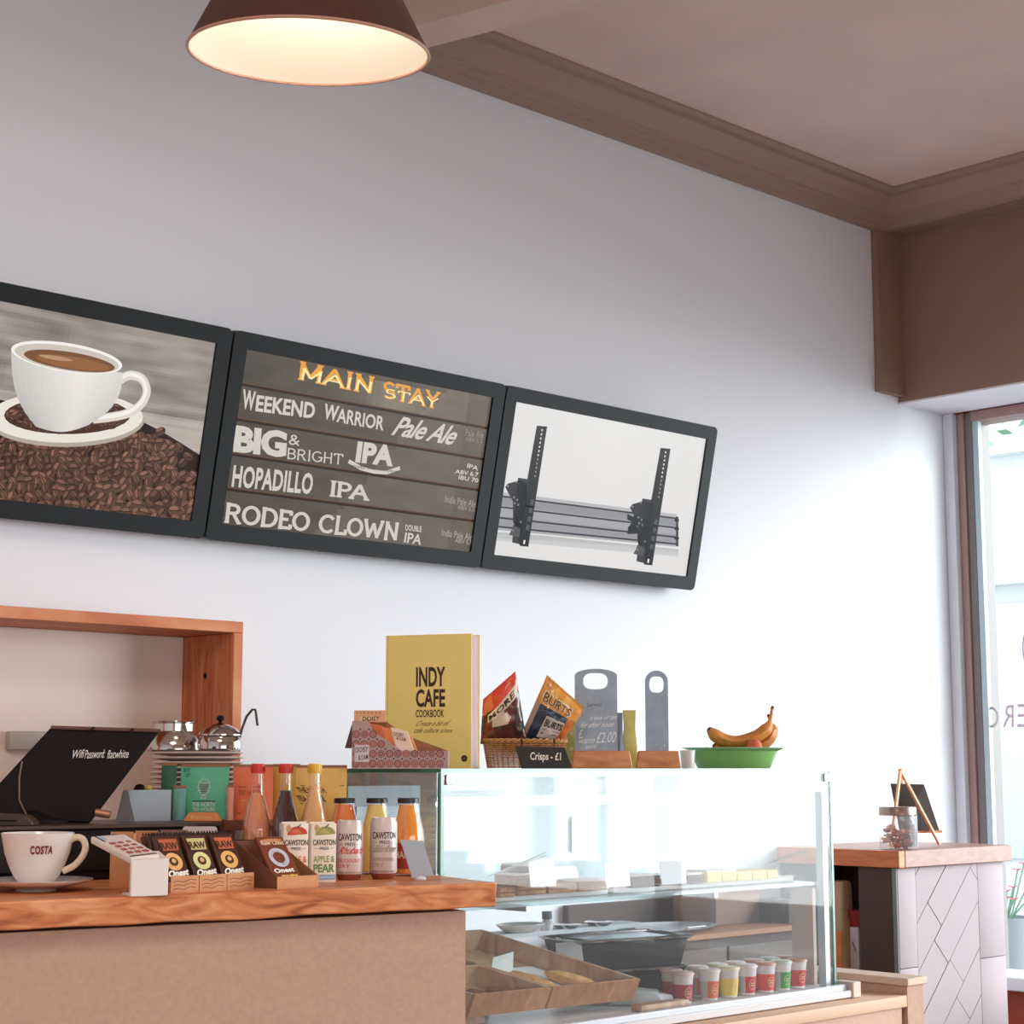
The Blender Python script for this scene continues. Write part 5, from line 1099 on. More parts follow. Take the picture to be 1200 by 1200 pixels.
# patterned snack box
q, s = topt(412, GY0+.30); X1, _ = topt(526, GY0+.06)
q, s = topt(412, GY0+.16); d = (q-EYE).dot(fwd); sx = s
t = thing('patterned_snack_box', 'pink-brown patterned snack box with orange bars, left end of the glass top', 'snack box', q, CAMR)
w = 113*s; dpt = .075; fr_ = [(0, 0), (w, 0), (w, H(880, s)), (w*.52, H(880, s)), (w*.22, H(857, s)), (w*.17, H(845, s)), (0, H(845, s))]
M_pat = mat('box_pinkish_print', 'b89a98', .6)
link('front_panel', MB().prism([(x, 0, z) for x, z in fr_], (0, .0015, 0)), M_pat, t, smooth=False)
link('back_panel', MB().prism([(x, dpt, z) for x, z in ((0, 0), (w, 0), (w, H(880, s)), (w*.55, H(862, s)), (w*.33, H(845, s)), (0, H(845, s)))], (0, .0015, 0)), M_card, t, smooth=False)
link('side_panel', MB().box((0, .0015, 0), (.0015, dpt, H(845, s))), M_pat, t); link('side_panel', MB().box((w-.0015, .0015, 0), (w, dpt, H(880, s))), M_pat, t)
link('bottom_panel', MB().box((.0015, .0015, 0), (w-.0015, dpt, .0015)), M_card, t)
hd = link('header_card', MB().prism([(0, dpt*.6, H(846, s)), (w*.33, dpt*.6, H(846, s)), (w*.335, dpt*.6, H(832, s)), (0, dpt*.6, H(832, s))], (0, .0015, 0)), mat('header_orange', 'e8b088', .6), t)
link('open_flap', MB().prism([(-.001, .02, H(846, s)), (-.016, .01, H(877, s)), (.0, .01, H(877, s))], (0, .0015, 0)), mat('flap_dark', '5a3430', .7), t)
pr = Print(front_map(0, 0, 0), .0003)
def inside(x, z):
    if z > H(848, s)-.004 or z < .004 or x < .004 or x > w-.004: return False
    for (x0, z0), (x1, z1) in zip(fr_[2:-1], fr_[3:]):
        pass
    lim = H(880, s) if x > w*.52 else H(880, s)+(H(857, s)-H(880, s))*(w*.52-x)/(w*.30) if x > w*.22 else H(848, s)
    return z < lim-.006
st = 12*s
for i in range(12):
    for j in range(6):
        x = (i+.5)*st*.82; z = (j+.5)*st*.95-(.5*st if i % 2 else 0)*.0
        if inside(x, z): pr.ring(x, z, st*.34, st*.10, ['8a5050', 'a0605c', '7a4a44'][(i+j) % 3], 8); pr.ring(x, z, st*.16, st*.12, ['c06850', '9a5048'][(i*j) % 2], 8)
        if inside(x+st*.41, z+st*.47): pr.disc(x+st*.41, z+st*.47, st*.10, '5a3c3c', n=6)
pr.up(); pr.up(); pr.poly([(w*.03, H(893, s)), (w*.18, H(893, s)), (w*.18, H(873, s)), (w*.03, H(873, s))], 'd8d0d4'); pr.up()
pr.text('DOISY', ((w*.04, H(882, s)), (w*.17, H(881, s)), (w*.04, H(876, s))), '3a2c30', .01); pr.text('& DAM', ((w*.07, H(891, s)), (w*.17, H(890, s)), (w*.07, H(885, s))), '3a2c30', .01)
pr.build('box_print', PRINT, t)
pr = Print(front_map(0, dpt*.6, 0), .0004); pr.poly([(w*.05, H(844, s)), (w*.27, H(844, s)), (w*.24, H(839, s)), (w*.08, H(839, s))], 'f0d0a0'); pr.up(); pr.text('DOISY', ((w*.09, H(844.5, s)), (w*.27, H(844, s)), (w*.09, H(839.5, s))), '6a3830', .02)
for k in range(7): pr.disc(w*(.03+.04*k), H(835, s), w*.008, 'b05a40')
pr.build('header_print', PRINT, t)
for k in range(5):
    x0 = w*(.24+.075*k); lean = .022; zt_ = H(847+k*3.2, s); cc = ['d87040', 'e89058', 'd86840', 'e8c8a0', 'e8a868'][k]
    b = link('snack_bar', MB().hull8([V((x0, .010+.011*k, .004)), V((x0+.040, .010+.011*k, .004)), V((x0+.040, .017+.011*k, .004)), V((x0, .017+.011*k, .004))][::1], [V((x0-lean, .012+.011*k, zt_)), V((x0-lean+.036, .012+.011*k, zt_-.006)), V((x0-lean+.036, .018+.011*k, zt_-.006)), V((x0-lean, .018+.011*k, zt_))]), mat('bar_'+cc, cc, .4), t, bevel=.001)
x0 = w*.60; mpb = plane_map((x0-.02, .008, H(874, s)), (.030, 0, -.006), (-.012, 0, .034))
link('front_bar', MB().hull8([V((x0-.026, .004, H(884, s))), V((x0+.014, .004, H(886, s))), V((x0+.014, .011, H(886, s))), V((x0-.026, .011, H(884, s)))], [V((x0-.042, .006, H(852, s))), V((x0-.006, .006, H(857, s))), V((x0-.006, .012, H(857, s))), V((x0-.042, .012, H(852, s)))]), mat('bar_cream', 'ecd4c0', .45), t, bevel=.001)
pr = Print(front_map(x0, .0035, 0), .0004); pr.text('DOISY', ((-.034, H(862, s)), (-.012, H(864, s)), (-.035, H(858, s))), '8a5a60', .01); pr.text('& DAM', ((-.028, H(867, s)), (-.008, H(869, s)), (-.029, H(863, s))), '8a5a60', .01); pr.build('bar_print', PRINT, t)

# cookbook
q, s = topt(501, GY0+.26); w = 103*s/cos(R(20)); h = H(743.5, s); th = .052
t = thing('cookbook', 'tall yellow cookbook standing upright with black title lettering', 'book', q, CAMR-R(20))
M_yel = mat('cookbook_yellow', 'fae48a', .55, var=.04, vs=200)
link('front_cover', MB().box((-w/2, 0, 0), (w/2, .003, h)), M_yel, t); link('back_cover', MB().box((-w/2, th, 0), (w/2, th+.003, h)), M_yel, t); link('spine', MB().box((-w/2, .003, 0), (-w/2+.003, th, h)), M_yel, t)
pg = MB()
for k in range(14): y = .0035+(th-.004)*k/14; pg.box((-w/2+.0035, y, .002), (w/2-.002-.0015*(k % 2), y+(th-.004)/14*.92, h-.003-.001*(k % 3)))
link('pages', pg, mat('page_pinkish', 'e4d0d4', .8), t, smooth=False)
pr = Print(front_map(-w/2, 0, 0), .0004)
def bk(x0, x1, y0, y1): f = lambda x, y: ((x-450)/103*w, EYE.z+(900-y)*s-TZ_); return (f(x0, y1), f(x1, y1), f(x0, y0))
ink = '3a2018'
pr.text('INDY', bk(487, 522, 782, 805), ink, .03); pr.text('CAFE', bk(487, 522, 808, 829), ink, .03); pr.text('COOKBOOK', bk(487, 521, 832, 841), ink, .02)
pr.text('Create a bit of', bk(486, 524, 845, 851), '6a4a28', -.012, .15); pr.text('cafe culture', bk(484, 513, 853, 859), '6a4a28', -.005, .15); pr.text('at home', bk(516, 530, 854, 859), '6a4a28', -.01, .15)
c_ = bk(545, 546, 888, 889)[0]; pr.disc(c_[0], c_[1], .0075, ink, n=24); pr.up(); pr.line([(c_[0]-.003, c_[1]+.001), (c_[0]+.003, c_[1]+.001)], .0008, 'b89a48'); pr.line([(c_[0]-.003, c_[1]-.0015), (c_[0]+.003, c_[1]-.0015)], .0008, 'b89a48')
pr.k = 1; pr.line([(.006, 0.002), (.006, h-.002)], .0008, 'c0a048'); pr.build('lettering', PRINT, t)

# wicker basket of crisps
q, s = topt(615, GY0+.20); rx = 48*s; ry = .06; hb_ = H(866, s)
t = thing('wicker_basket', 'low brown wicker basket holding the crisp bags beside the cookbook', 'basket', q, CAMR)
M_wk = mat('wicker', 'b07a4c', .7, var=.25, vs=120); nr = 13; stakes = 44
def brim(a, r=1.0): c, s_ = cos(a), sin(a); k = (abs(c)**2.6+abs(s_)**2.6)**(-1/2.6); return V((rx*r*c*k, ry*r*s_*k, 0))
wv = MB()
for j in range(nr):
    z = .004+hb_*.86*j/nr; rad = .90+.10*j/nr
    wv.tube([brim(2*pi*i/88, rad)*(1+(.022 if (i+j) % 2 else -.022))+V((0, 0, z)) for i in range(88)], .0019, 5, closed=True)
wk = link('weave', wv, M_wk, t); 
stk = MB()
for i in range(stakes): a = 2*pi*i/stakes; stk.tube([brim(a, .90)+V((0, 0, .001)), brim(a, 1.0)+V((0, 0, hb_*.9))], .0016, 5)
link('stakes', stk, M_wk, t)['kind'] = 'stuff'; wk['kind'] = 'stuff'
rm = MB()
for ph in (0, pi): rm.tube([brim(2*pi*i/120)*(1+.03*cos(i*1.05+ph))+V((0, 0, hb_*.93+.003*sin(i*1.05+ph))) for i in range(120)], .0028, 6, closed=True)
link('braided_rim', rm, mat('wicker_rim', 'c08a58', .65, var=.2, vs=100), t)
link('basket_base', MB().prism([brim(2*pi*i/32, .9)+V((0, 0, .0015)) for i in range(32)], (0, 0, .004)), M_wk, t)
def bag(label, P4, d, colf, seed, deco, name='crisp_bag'):
    """P4 = bl, br, tr, tl in photo pixels; one inflated bag, coloured by its print"""
    q4 = [dp(x, y, d+k) for (x, y), k in zip(P4, (0, .0, .0, .0))]; c = sum(q4, V())/4
    t = thing(name, label, 'crisp bag', c, 0, 'crisp bags in the basket')
    n = (q4[1]-q4[0]).cross(q4[3]-q4[0]).normalized(); N = 26
    def S(u, v, side):
        p = (q4[0]*(1-u)+q4[1]*u)*(1-v)+(q4[3]*(1-u)+q4[2]*u)*v-c
        b = (max(0, sin(pi*u))**.55)*(max(0, sin(pi*v))**.6)*.022
        b += .0045*noise.noise(V((u*5, v*6, seed)))*(1 if b > .004 else .3)+.002*noise.noise(V((u*14, v*10, seed)))
        e = (q4[1]-q4[0])*.02*noise.noise(V((v*4, seed, side)))
        return p+e+n*(b if side > 0 else -b*.8)
    for side, nm in ((1, 'front_film'), (-1, 'back_film')):
        mb = MB(); cols = []; fs = []
        for j in range(N):
            for i in range(N):
                a = j*(N+1)+i; fs.append([a, a+1, a+N+2, a+N+1])
        mb.v = [S(i/N, j/N, side) for j in range(N+1) for i in range(N+1)]; mb.f = fs; mb.c = [C(colf((i+.5)/N, (j+.5)/N)) for j in range(N) for i in range(N)]
        link(nm, mb, MATS.get('bag_film') or vcol('bag_film', .28, 0, .0, .3), t)
    sm = MB()
    for k in range(18): a, b = k/18, (k+1)/18; p = [(q4[3]*(1-x)+q4[2]*x)-c for x in (a, b)]; o_ = n*(.001 if k % 2 else -.001); up_v = (q4[3]-q4[0]).normalized()*.005; sm.add([p[0]-o_, p[1]+o_, p[1]+o_+up_v, p[0]-o_+up_v], [[0, 1, 2, 3]], C(colf(.5, .99)))
    link('crimped_seal', sm, MATS['bag_film'], t, smooth=False)
    pr = Print(lambda u, v, h: S(u, v, 1)+n*(h+.0012), .0005); deco(pr); pr.build('bag_print', PRINT, t); return t
def c1(u, v):
    if v > .66+.12*u: return 'd8402c' if noise.noise(V((u*3, v*5, 1))) > -.2 else 'e87850'
    if .36 < v < .60 and .25 < u < .8 and v < .62: return 'd8c0b0' if (u-.45)**2*4+(v-.45)**2*20 < .28 else '6a3428'
    return '5a2c26' if noise.noise(V((u*4, v*4, 2))) > 0 else ('8a3a2c' if u < .3 else '3a2420')
def dec1(pr): pr.text('MORE', ((.22, .50), (.95, .74), (.16, .66)), '2a2020', .03); pr.text('CRISPS', ((.3, .30), (.8, .38), (.28, .40)), 'e8d8c8', .02)
def dec1(pr):
    pr.m.add([pr.map(.16, .48, 0), pr.map(.98, .72, 0), pr.map(.96, .86, 0), pr.map(.1, .62, 0)], [[0, 1, 2, 3]], 'ecd8c4') if False else None
    for k in range(10): a, b = k/10, (k+1)/10; f = lambda x, y: (.15+.78*x, .46+.24*x+y*.17); pr.poly([f(a, 0), f(b, 0), f(b, 1), f(a, 1)], 'ecd8c4', False)
    pr.k = 6; pr.text('MORE', ((.19, .50), (.90, .715), (.17, .60)), '3a2622', .02)
bag('red and brown crisp bag with a pointed corner, left in the basket', ((563, 872), (618, 872), (604, 789), (566, 822)), (topt(590, GY0+.23)[0]-EYE).dot(fwd), c1, 3, dec1)
def c2(u, v):
    if v > .64: return 'e09a44' if noise.noise(V((u*4, v*4, 7))) > -.3 else 'e8b060'
    if u > .80: return 'c86a34'
    if u < .10: return 'b8a090'
    if .36 < u < .82 and .14 < v < .54: return 'd4c8c0'
    return '2c3c54' if noise.noise(V((u*5, v*5, 4))) > -.1 else '202c40'
def dec2(pr):
    pr.text('BURTS', ((.10, .69), (.82, .69), (.10, .86)), 'f0dcb8', .03); pr.up(); pr.text('BURTS', ((.12, .70), (.80, .70), (.12, .84)), '4a3824', .0)
    pr.text('BURTS', ((.38, .36), (.80, .36), (.38, .49)), '2a2420', .02); pr.line([(.38, .31), (.8, .31)], .012, '4a4440'); pr.text('LOTATO', ((.4, .10), (.78, .10), (.4, .19)), '6a6058', .01) if False else pr.line([(.40, .24), (.78, .24)], .03, '8a8078')
    pr.line([(.12, .55), (.3, .60), (.6, .54), (.8, .58)], .02, '4a5a72')
bag('navy and orange crisp bag with a white label, right in the basket', ((606, 872), (656, 874), (684, 832), (640, 793)), (topt(640, GY0+.18)[0]-EYE).dot(fwd), c2, 8, dec2)
# crisps sign
q, s = topt(640, GY0+.05); d = (q-EYE).dot(fwd)
s4 = [dp(611, 900, d-.01), dp(671, 900, d), dp(662, 875, d+.01), dp(604, 874, d)]; dz_ = TZ_-min(s4[0].z, s4[1].z)
s4 = [p+V((0, 0, dz_)) for p in s4]; s4[1].z = s4[0].z = TZ_
t = thing('crisps_sign', 'small black chalk sign pricing the crisps, clipped before the basket', 'sign', (s4[0]+s4[1])/2); _, n = quad_slab('sign_board', s4, .003, M_chalk, t)
pr = Print(plane_map(s4[0]-t.location, s4[1]-s4[0], s4[3]-s4[0], n), .0004); pr.text('Crisps - £1', ((.20, .28), (.80, .26), (.20, .74)), 'f4ece0', .02, .1); pr.build('handwriting', PRINT, t)
for a in (.12, .78):
    p = s4[3]+(s4[2]-s4[3])*a-n*.002; b = p+V((0, 0, .018))-fwd*.0
    link('wire_clip', MB().tube(smooth_path([p, p+V((.003, 0, .010)), b, b+fwd*.012, b+fwd*.014-V((0, 0, .012))], 4), .0012, 6), M_black, t, world=True)
# slate paddles on wooden feet
def paddle(x0, x1, yt, hole, bx0, bx1, Y, label, deco, back=True):
    q, s = topt((x0+x1)/2, Y); t = thing('slate_paddle', label, 'sign', q, CAMR, 'slate paddle signs on the glass top'); cx = (x0+x1)/2
    fx = lambda x: (x-cx)*s; fz = lambda y: EYE.z+(900-y)*s-TZ_; w = fx(x1); ht = fz(yt); r = min(w, ht*.2)
    hx0, hx1, hy0, hy1 = hole; hc = (fx((hx0+hx1)/2), fz((hy0+hy1)/2)); hrx, hry = fx((hx1+cx*2-hx0-cx)/2+cx/1-cx/1) if False else (hx1-hx0)/2*s, (hy1-hy0)/2*s
    arch = (yt+ (8 if w > .03 else 13)); zsh = fz(arch); N = 48; out = []; inn = []
    th_ = .006
    for i in range(N):
        a = 2*pi*i/N; dx, dz__ = cos(a), sin(a)
        inn.append((hc[0]+hrx*(abs(dx)**.6)*(1 if dx > 0 else -1), hc[1]+hry*(abs(dz__)**.85)*(1 if dz__ > 0 else -1)))
        # outer outline point along the same angle: rectangle with arched top
        k = min((w/abs(dx)) if abs(dx) > 1e-6 else 9, ((ht-hc[1])/dz__) if dz__ > 1e-6 else ((hc[1]-fz(hole[3]+8))/-dz__) if dz__ < -1e-6 else 9)
        x, z = hc[0]+dx*k, hc[1]+dz__*k
        x = max(-w, min(w, x)); ztop = zsh+(ht-zsh)*math.sqrt(max(0, 1-(x/w)**2)); z = min(z, ztop); out.append((x, z))
    mb = MB(); from mathutils.geometry import tessellate_polygon
    out = [(-w, .012), (w, .012)]+[(w*cos(R(180*i/24)), zsh+(ht-zsh)*sin(R(180*i/24))) for i in range(25)]
    no, ni = len(out), len(inn); tr = tessellate_polygon([[V((x, z, 0)) for x, z in out], [V((x, z, 0)) for x, z in inn]])
    mb.add([V((x, y_, z)) for y_ in (0, th_) for x, z in out+inn], [list(t) for t in tr]+[[i+no+ni for i in t] for t in tr]+[[i, (i+1) % no, no+ni+(i+1) % no, no+ni+i] for i in range(no)]+[[no+i, no+(i+1) % ni, 2*no+ni+(i+1) % ni, 2*no+ni+i] for i in range(ni)])
    link('slate_board', mb, M_slate, t, smooth=False)
    link('wooden_foot', MB().hull8([V((fx(bx0), -.018, 0)), V((fx(bx1), -.018, 0)), V((fx(bx1), .022, 0)), V((fx(bx0), .022, 0))], [V((fx(bx0+3), -.010, fz(880))), V((fx(bx1-3), -.010, fz(880))), V((fx(bx1-3), .014, fz(880))), V((fx(bx0+3), .014, fz(880)))]), M_orangew, t, bevel=.003)
    link('slot_side', MB().box((fx(x0)-.001, -.0195, .004), (fx(x0)+.003, -.0, fz(882))), M_cardd, t) if False else None
    pr = Print(plane_map((0, 0, 0), (1, 0, 0), (0, 0, 1), (0, -1, 0)), .0004); deco(pr, fx, fz); pr.build('chalk_lettering', PRINT, t); return t
def dk1(pr, fx, fz):
    g = 'f2f6fa'; T_ = lambda tx, x0, x1, y0, y1, sh=.1, b=-.012, c=g: pr.text(tx, ((fx(x0), fz(y1)), (fx(x1), fz(y1-1)), (fx(x0), fz(y0))), c, b, sh)
    T_('Served', 688, 705, 824, 829, .0, -.01, '5c6c80'); T_('a box of tea', 691, 722, 839, 844); T_('for after noon', 679, 718, 847, 853); T_('£', 678, 683, 856, 866); T_('£2.00', 699, 721, 859, 871); T_('warm', 677, 696, 867, 872); T_('special', 686, 698, 873, 879)
def dk2(pr, fx, fz): pr.line([(fx(762), fz(834)), (fx(783), fz(834))], .0006, 'a8b8c8'); pr.line([(fx(762), fz(836.5)), (fx(783), fz(836.5))], .0005, 'a8b8c8'); pr.disc(fx(779), fz(874), .003, 'd8c8c0'); pr.disc(fx(776), fz(877), .002, 'd8c8c0')
paddle(674, 724, 784, (684, 713, 789, 808), 669, 741, GY0+.15, 'wide blue-grey slate paddle sign with chalk prices', dk1)
paddle(757, 784, 786, (762, 779, 793, 812), 745, 798, GY0+.15, 'narrow blue-grey slate paddle sign with an oval hole', dk2)
# yellow sachet and blue-grey packet behind the wide paddle
for nm, x0, x1, yt, m, lb, cat, Y in (('yellow_bag', 729, 747, 834, mat('straw_yellow', 'd8c878', .5, var=.1, vs=30), 'straw-yellow bag standing behind the wide slate paddle', 'bag', GY0+.23), ('grey_packet', 722, 731, 837, mat('packet_grey', '8090a4', .5), 'narrow blue-grey packet between the wide slate paddle and yellow bag', 'packet', GY0+.24)):
    q, s = topt((x0+x1)/2, Y); w = (x1-x0)/2*s; h = H(yt, s); t = thing(nm, lb, cat, q, CAMR); mb = MB()
    rows = [(0, .8, .010), (.1, 1.0, .015), (.4, .95, .013), (.7, .75, .009), (.95, .82, .003), (1.0, .85, .002)]
    mb.v = [V((w*k*cx, th*cy, h*z)) for z, k, th in rows for cx, cy in ((-1, -.6), (0, -1), (1, -.6), (1, .6), (0, 1), (-1, .6))]
    mb.f = [[r*6+i, r*6+(i+1) % 6, (r+1)*6+(i+1) % 6, (r+1)*6+i] for r in range(5) for i in range(6)]+[[0, 1, 2, 3, 4, 5], [30+i for i in range(6)]]; mb.c = [None]*len(mb.f)
    link('bag_body', mb, m, t); link('top_seal', MB().box((-w*.86, -.0015, h*.985), (w*.86, .0015, h+.003)), m, t)
# daisies on the crisp display: small patterned carton between bag and paddle
q, s = topt(663, GY0+.24); h = H(846, s); t = thing('daisy_carton', 'small yellow-green carton with white dots between crisp bag and paddle', 'carton', q, CAMR); w = 11*s
link('carton_body', MB().box((-w, 0, 0), (w, .03, h), bev=.001), mat('daisy_green', 'b8b468', .6), t)
pr = Print(front_map(0, 0, 0), .0004)
for k in range(8): pr.disc(w*(-.6+.6*(k % 3)), h*(.2+.11*k), w*.2, 'f0ecd8', n=8); 
pr.up()
for k in range(8): pr.disc(w*(-.6+.6*(k % 3)), h*(.2+.11*k), w*.08, 'd8a840', n=6)
pr.build('daisy_print', PRINT, t)
# white ramekin
q, s = topt(806, GY0+.22); t = thing('white_ramekin', 'small white ramekin between narrow paddle and green dish', 'ramekin', q); r = 9*s; h = H(880, s)
link('ramekin_wall', MB().lathe([(r*.8, 0), (r*.84, .002), (r, h), (r*.9, h), (r*.76, .006), (0, .005)], 28), M_white, t)
link('ramekin_rim', MB().tube([(r*.96*cos(i*pi/14), r*.96*sin(i*pi/14), h) for i in range(28)], .0015, 6, closed=True), M_white, t)
# green dish with fruit
q, s = topt(860, GY0+.20); rr_ = 60*s; h = H(877, s)
gd = thing('green_dish', 'green oval ceramic dish with flared rim holding the bananas', 'dish', q, CAMR)
MG = mat('green_glaze', '86bc6c', .2, coat=.5, var=.08, vs=10)
link('dish_body', MB().lathe([(0, .0), (rr_*.70, 0), (rr_*.72, .002), (rr_*.86, h*.85), (rr_, h), (rr_*1.0, h+.001), (rr_*.85, h*.9), (rr_*.68, .007), (0, .006)], 56).xf(Matrix.Diagonal((1, .62, 1, 1))), MG, gd)
link('dish_rim', MB().tube([(rr_*cos(i*pi/28), rr_*.62*sin(i*pi/28), h+.0005) for i in range(56)], .0016, 6, closed=True), mat('pale_green_glaze', '9ccaa0', .2, coat=.4), gd)
M_ban = mat('banana_peel', 'd8904c', .5, var=.16, vs=45); M_tip = mat('banana_tip', '5a3428', .7)
fx = lambda x: (x-860)*s; fz = lambda y: EYE.z+(900-y)*s-TZ_
def banana(pts, yo, label, rad):
    t = thing('banana', label, 'banana', q+V((0, 0, h*.4)), CAMR, 'bananas in the green dish'); P = smooth_path([V((fx(x), yo+.006*k, fz(y)-h*.4)) for k, (x, y) in enumerate(pts)], 6); n = len(P)
    R_ = []
    for i in range(n):
        f_ = i/(n-1); r = rad*(min(1, .45+f_*5) if f_ < .12 else 1 if f_ < .68 else max(.26, 1-(f_-.68)*4.6)); R_.append(r)
    link('peel', MB().tube(P, R_, 6), M_ban, t, sharp=60); link('stem_tip', MB().tube([P[-1], P[-1]+(P[-1]-P[-2]).normalized()*.008], [R_[-1]*1.05, R_[-1]*.8], 8), M_tip, t); link('blossom_end', MB().tube([P[0]-(P[1]-P[0]).normalized()*.003, P[0]+(P[1]-P[0])*.1], [R_[0]*.55, R_[0]*1.02], 8), M_tip, t); return t
banana([(831, 855), (843, 865), (862, 870), (885, 864), (899, 855), (905, 844), (908, 831)], -.010, 'front banana with its brown stem pointing up, green dish', 8.2*s)
banana([(838, 874), (856, 880), (880, 878), (903, 868), (909, 856), (908, 848), (906, 840)], .022, 'lower banana behind the front one in the green dish', 7.6*s)
o = link('orange_fruit', MB().lathe([(0, -.022), (.009, -.0205), (.017, -.014), (.022, 0), (.017, .0145), (.009, .0205), (.002, .0185), (0, .018)], 24), mat('orange_peel', 'd8704c', .55, bump=.4, bs=300)); o.location = q+rgt*fx(883)-V((fwd.x, fwd.y, 0))*.026+V((0, 0, fz(878)+.004)); tag(o, 'reddish orange fruit in front of the bananas in the green dish', 'fruit')

# ------------------------------------------------------------------ plinth of the case, ledge on its right
pz = GB-.0285
lz = .735*1.0; zc_ = at(1045, 1147, Z=.68)
pl_ = thing('case_plinth', 'beige plinth counter under the display case', 'counter', (3.25, 3.1, 0))
link('plinth_body', MB().box((2.56, GY0-.09, 0), (GX1+.16, GY1+.02, pz-.0305), bev=.002), M_beige, pl_, world=True)
link('plinth_top', MB().box((2.55, GY0-.10, pz-.030), (GX1+.17, GY1+.03, pz-.0005), bev=.002), mat('plinth_top_beige', 'd0ac92', .6), pl_, world=True)
e0, e1, e2 = at(1047, 1149, Z=.665), at(976, 1132, Z=.665), at(1064, 1146, Z=.665)
dirn = (e1-e0); dirn.z = 0
xe = GX1+.171
e0 = V((xe, GY0-.10, .66)); Y_end = GY1+.03
ew = thing('end_ledge', 'raised beige ledge at the right end of the display case plinth', 'ledge', (xe+.037, 3.0, 0))
link('end_wall', MB().box((xe, GY0-.10, 0), (xe+.075, Y_end, .655)), M_beige, ew, world=True, bevel=.001); link('ledge_cap', MB().box((xe-.008, GY0-.108, .6555), (xe+.083, Y_end+.008, .675)), mat('cap_beige', 'd2b8a4', .6), ew, world=True, bevel=.003)

# ------------------------------------------------------------------ cabinet by the window
kx0, kx1 = 5.081, 5.735; ky = 3.445; kt = .95; kth = 20*mpp(at(1052, 997, Z=.95))
kc = thing('window_cabinet', 'pale cabinet with diagonal planks and wooden top beside the window', 'cabinet', ((kx0+kx1)/2, 3.68, 0))
link('cabinet_top', MB().box((kx0+.02, ky-.02, kt-kth), (kx1+.03, YW-.003, kt)), wood('pinkish_wood', '94685a', 'a47666', 'b28676', (5, 2, 14), .45, .2), kc, world=True, bevel=.003)
link('top_edge_board', MB().box((kx0-.015, ky-.019, kt-kth+.0005), (kx0+.0195, YW-.004, kt-.0005)), wood('orange_edge_wood', 'a04e26', 'cc7038', 'dc8850', (4, 2, 12), .45, .2), kc, world=True, bevel=.002)
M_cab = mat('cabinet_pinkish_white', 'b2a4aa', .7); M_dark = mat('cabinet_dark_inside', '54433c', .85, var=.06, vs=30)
bt = kt-kth-.0005; fd = .02
link('side_back', MB().box((kx1-.02, ky+fd, 0), (kx1, YW-.005, bt)), M_cab, kc, world=True); link('floor_board', MB().box((kx0+.02, ky+fd, 0), (kx1-.02, YW-.005, .02)), M_dark, kc, world=True)
link('inner_panel', MB().box((kx0+.32, ky+fd+.002, .0205), (kx0+.335, YW-.03, bt-.001)), M_dark, kc, world=True); link('back_panel', MB().box((kx0, YW-.025, .0205), (kx1-.021, YW-.005, bt-.001)), M_dark, kc, world=True)
link('side_panel', MB().box((kx0+.002, ky+fd, 0), (kx0+.012, ky+.155, bt-.001)), M_dark, kc, world=True)
link('green_edge', MB().box((kx0-.003, ky+.002, 0), (kx0+.0015, ky+.018, bt-.001)), mat('edge_green_grey', '7c9088', .5), kc, world=True)
link('front_backing', MB().box((kx0+.003, ky+.012, 0), (kx1-.001, ky+fd-.0005, bt-.001)), mat('plank_groove', '8c7878', .9), kc, world=True)
fw_ = kx1-kx0; st1 = kx0+.003; inx0 = at(1074, 1050, Y=ky).x; inx1 = at(1146, 1050, Y=ky).x
zsp = at(1070, 1134, Y=ky).z; zsp2 = at(1160, 1122, Y=ky).z
g = .0022
for a, b, z0_, z1_ in ((st1, inx0-g, 0, zsp-g/2), (st1, inx0-g, zsp+g/2, bt-.001), (inx1+g, kx1-.001, 0, zsp2-g/2), (inx1+g, kx1-.001, zsp2+g/2, bt-.001)): link('stile_board', MB().box((a, ky, z0_), (b, ky+.0115, z1_), bev=.0012), M_cab, kc, world=True)
def pl2(x, y): p = at(x, y, Y=ky); return p.x, p.z
A1, A2 = pl2(1074, 1084), pl2(1108, 1016)                # one long joint
dv = V((A2[0]-A1[0], A2[1]-A1[1])).normalized(); nv_ = V((dv.y, -dv.x)); B1 = pl2(1075, 1143); wd = abs(V((B1[0]-A1[0], B1[1]-A1[1])).dot(nv_))
O2 = V(A1)
crosses = {}
for k in range(-6, 18):
    off = [.30, .62, .18, .5, .8, .05, .4][k % 7]; base_ = O2+nv_*(wd*k); L = .33
    for j in range(-6, 5):
        s0 = (j+off)*L+k*.16; s1 = s0+L; gg = g*.6
        quad = [base_+dv*(s0+gg)+nv_*gg, base_+dv*(s1-gg)+nv_*gg, base_+dv*(s1-gg)+nv_*(wd-gg), base_+dv*(s0+gg)+nv_*(wd-gg)]
        c = clip_poly([(p.x, p.y) for p in quad], inx0, .004, inx1, bt-.002)
        if len(c) > 2 and abs(sum(c[i-1][0]*c[i][1]-c[i][0]*c[i-1][1] for i in range(len(c))))/2 > .0002:
            yy = ky+.0005*((k+j) % 3); link('plank', MB().prism([(x, yy, z) for x, z in c], (0, ky+.0115-yy, 0)), M_cab, kc, world=True, smooth=False)
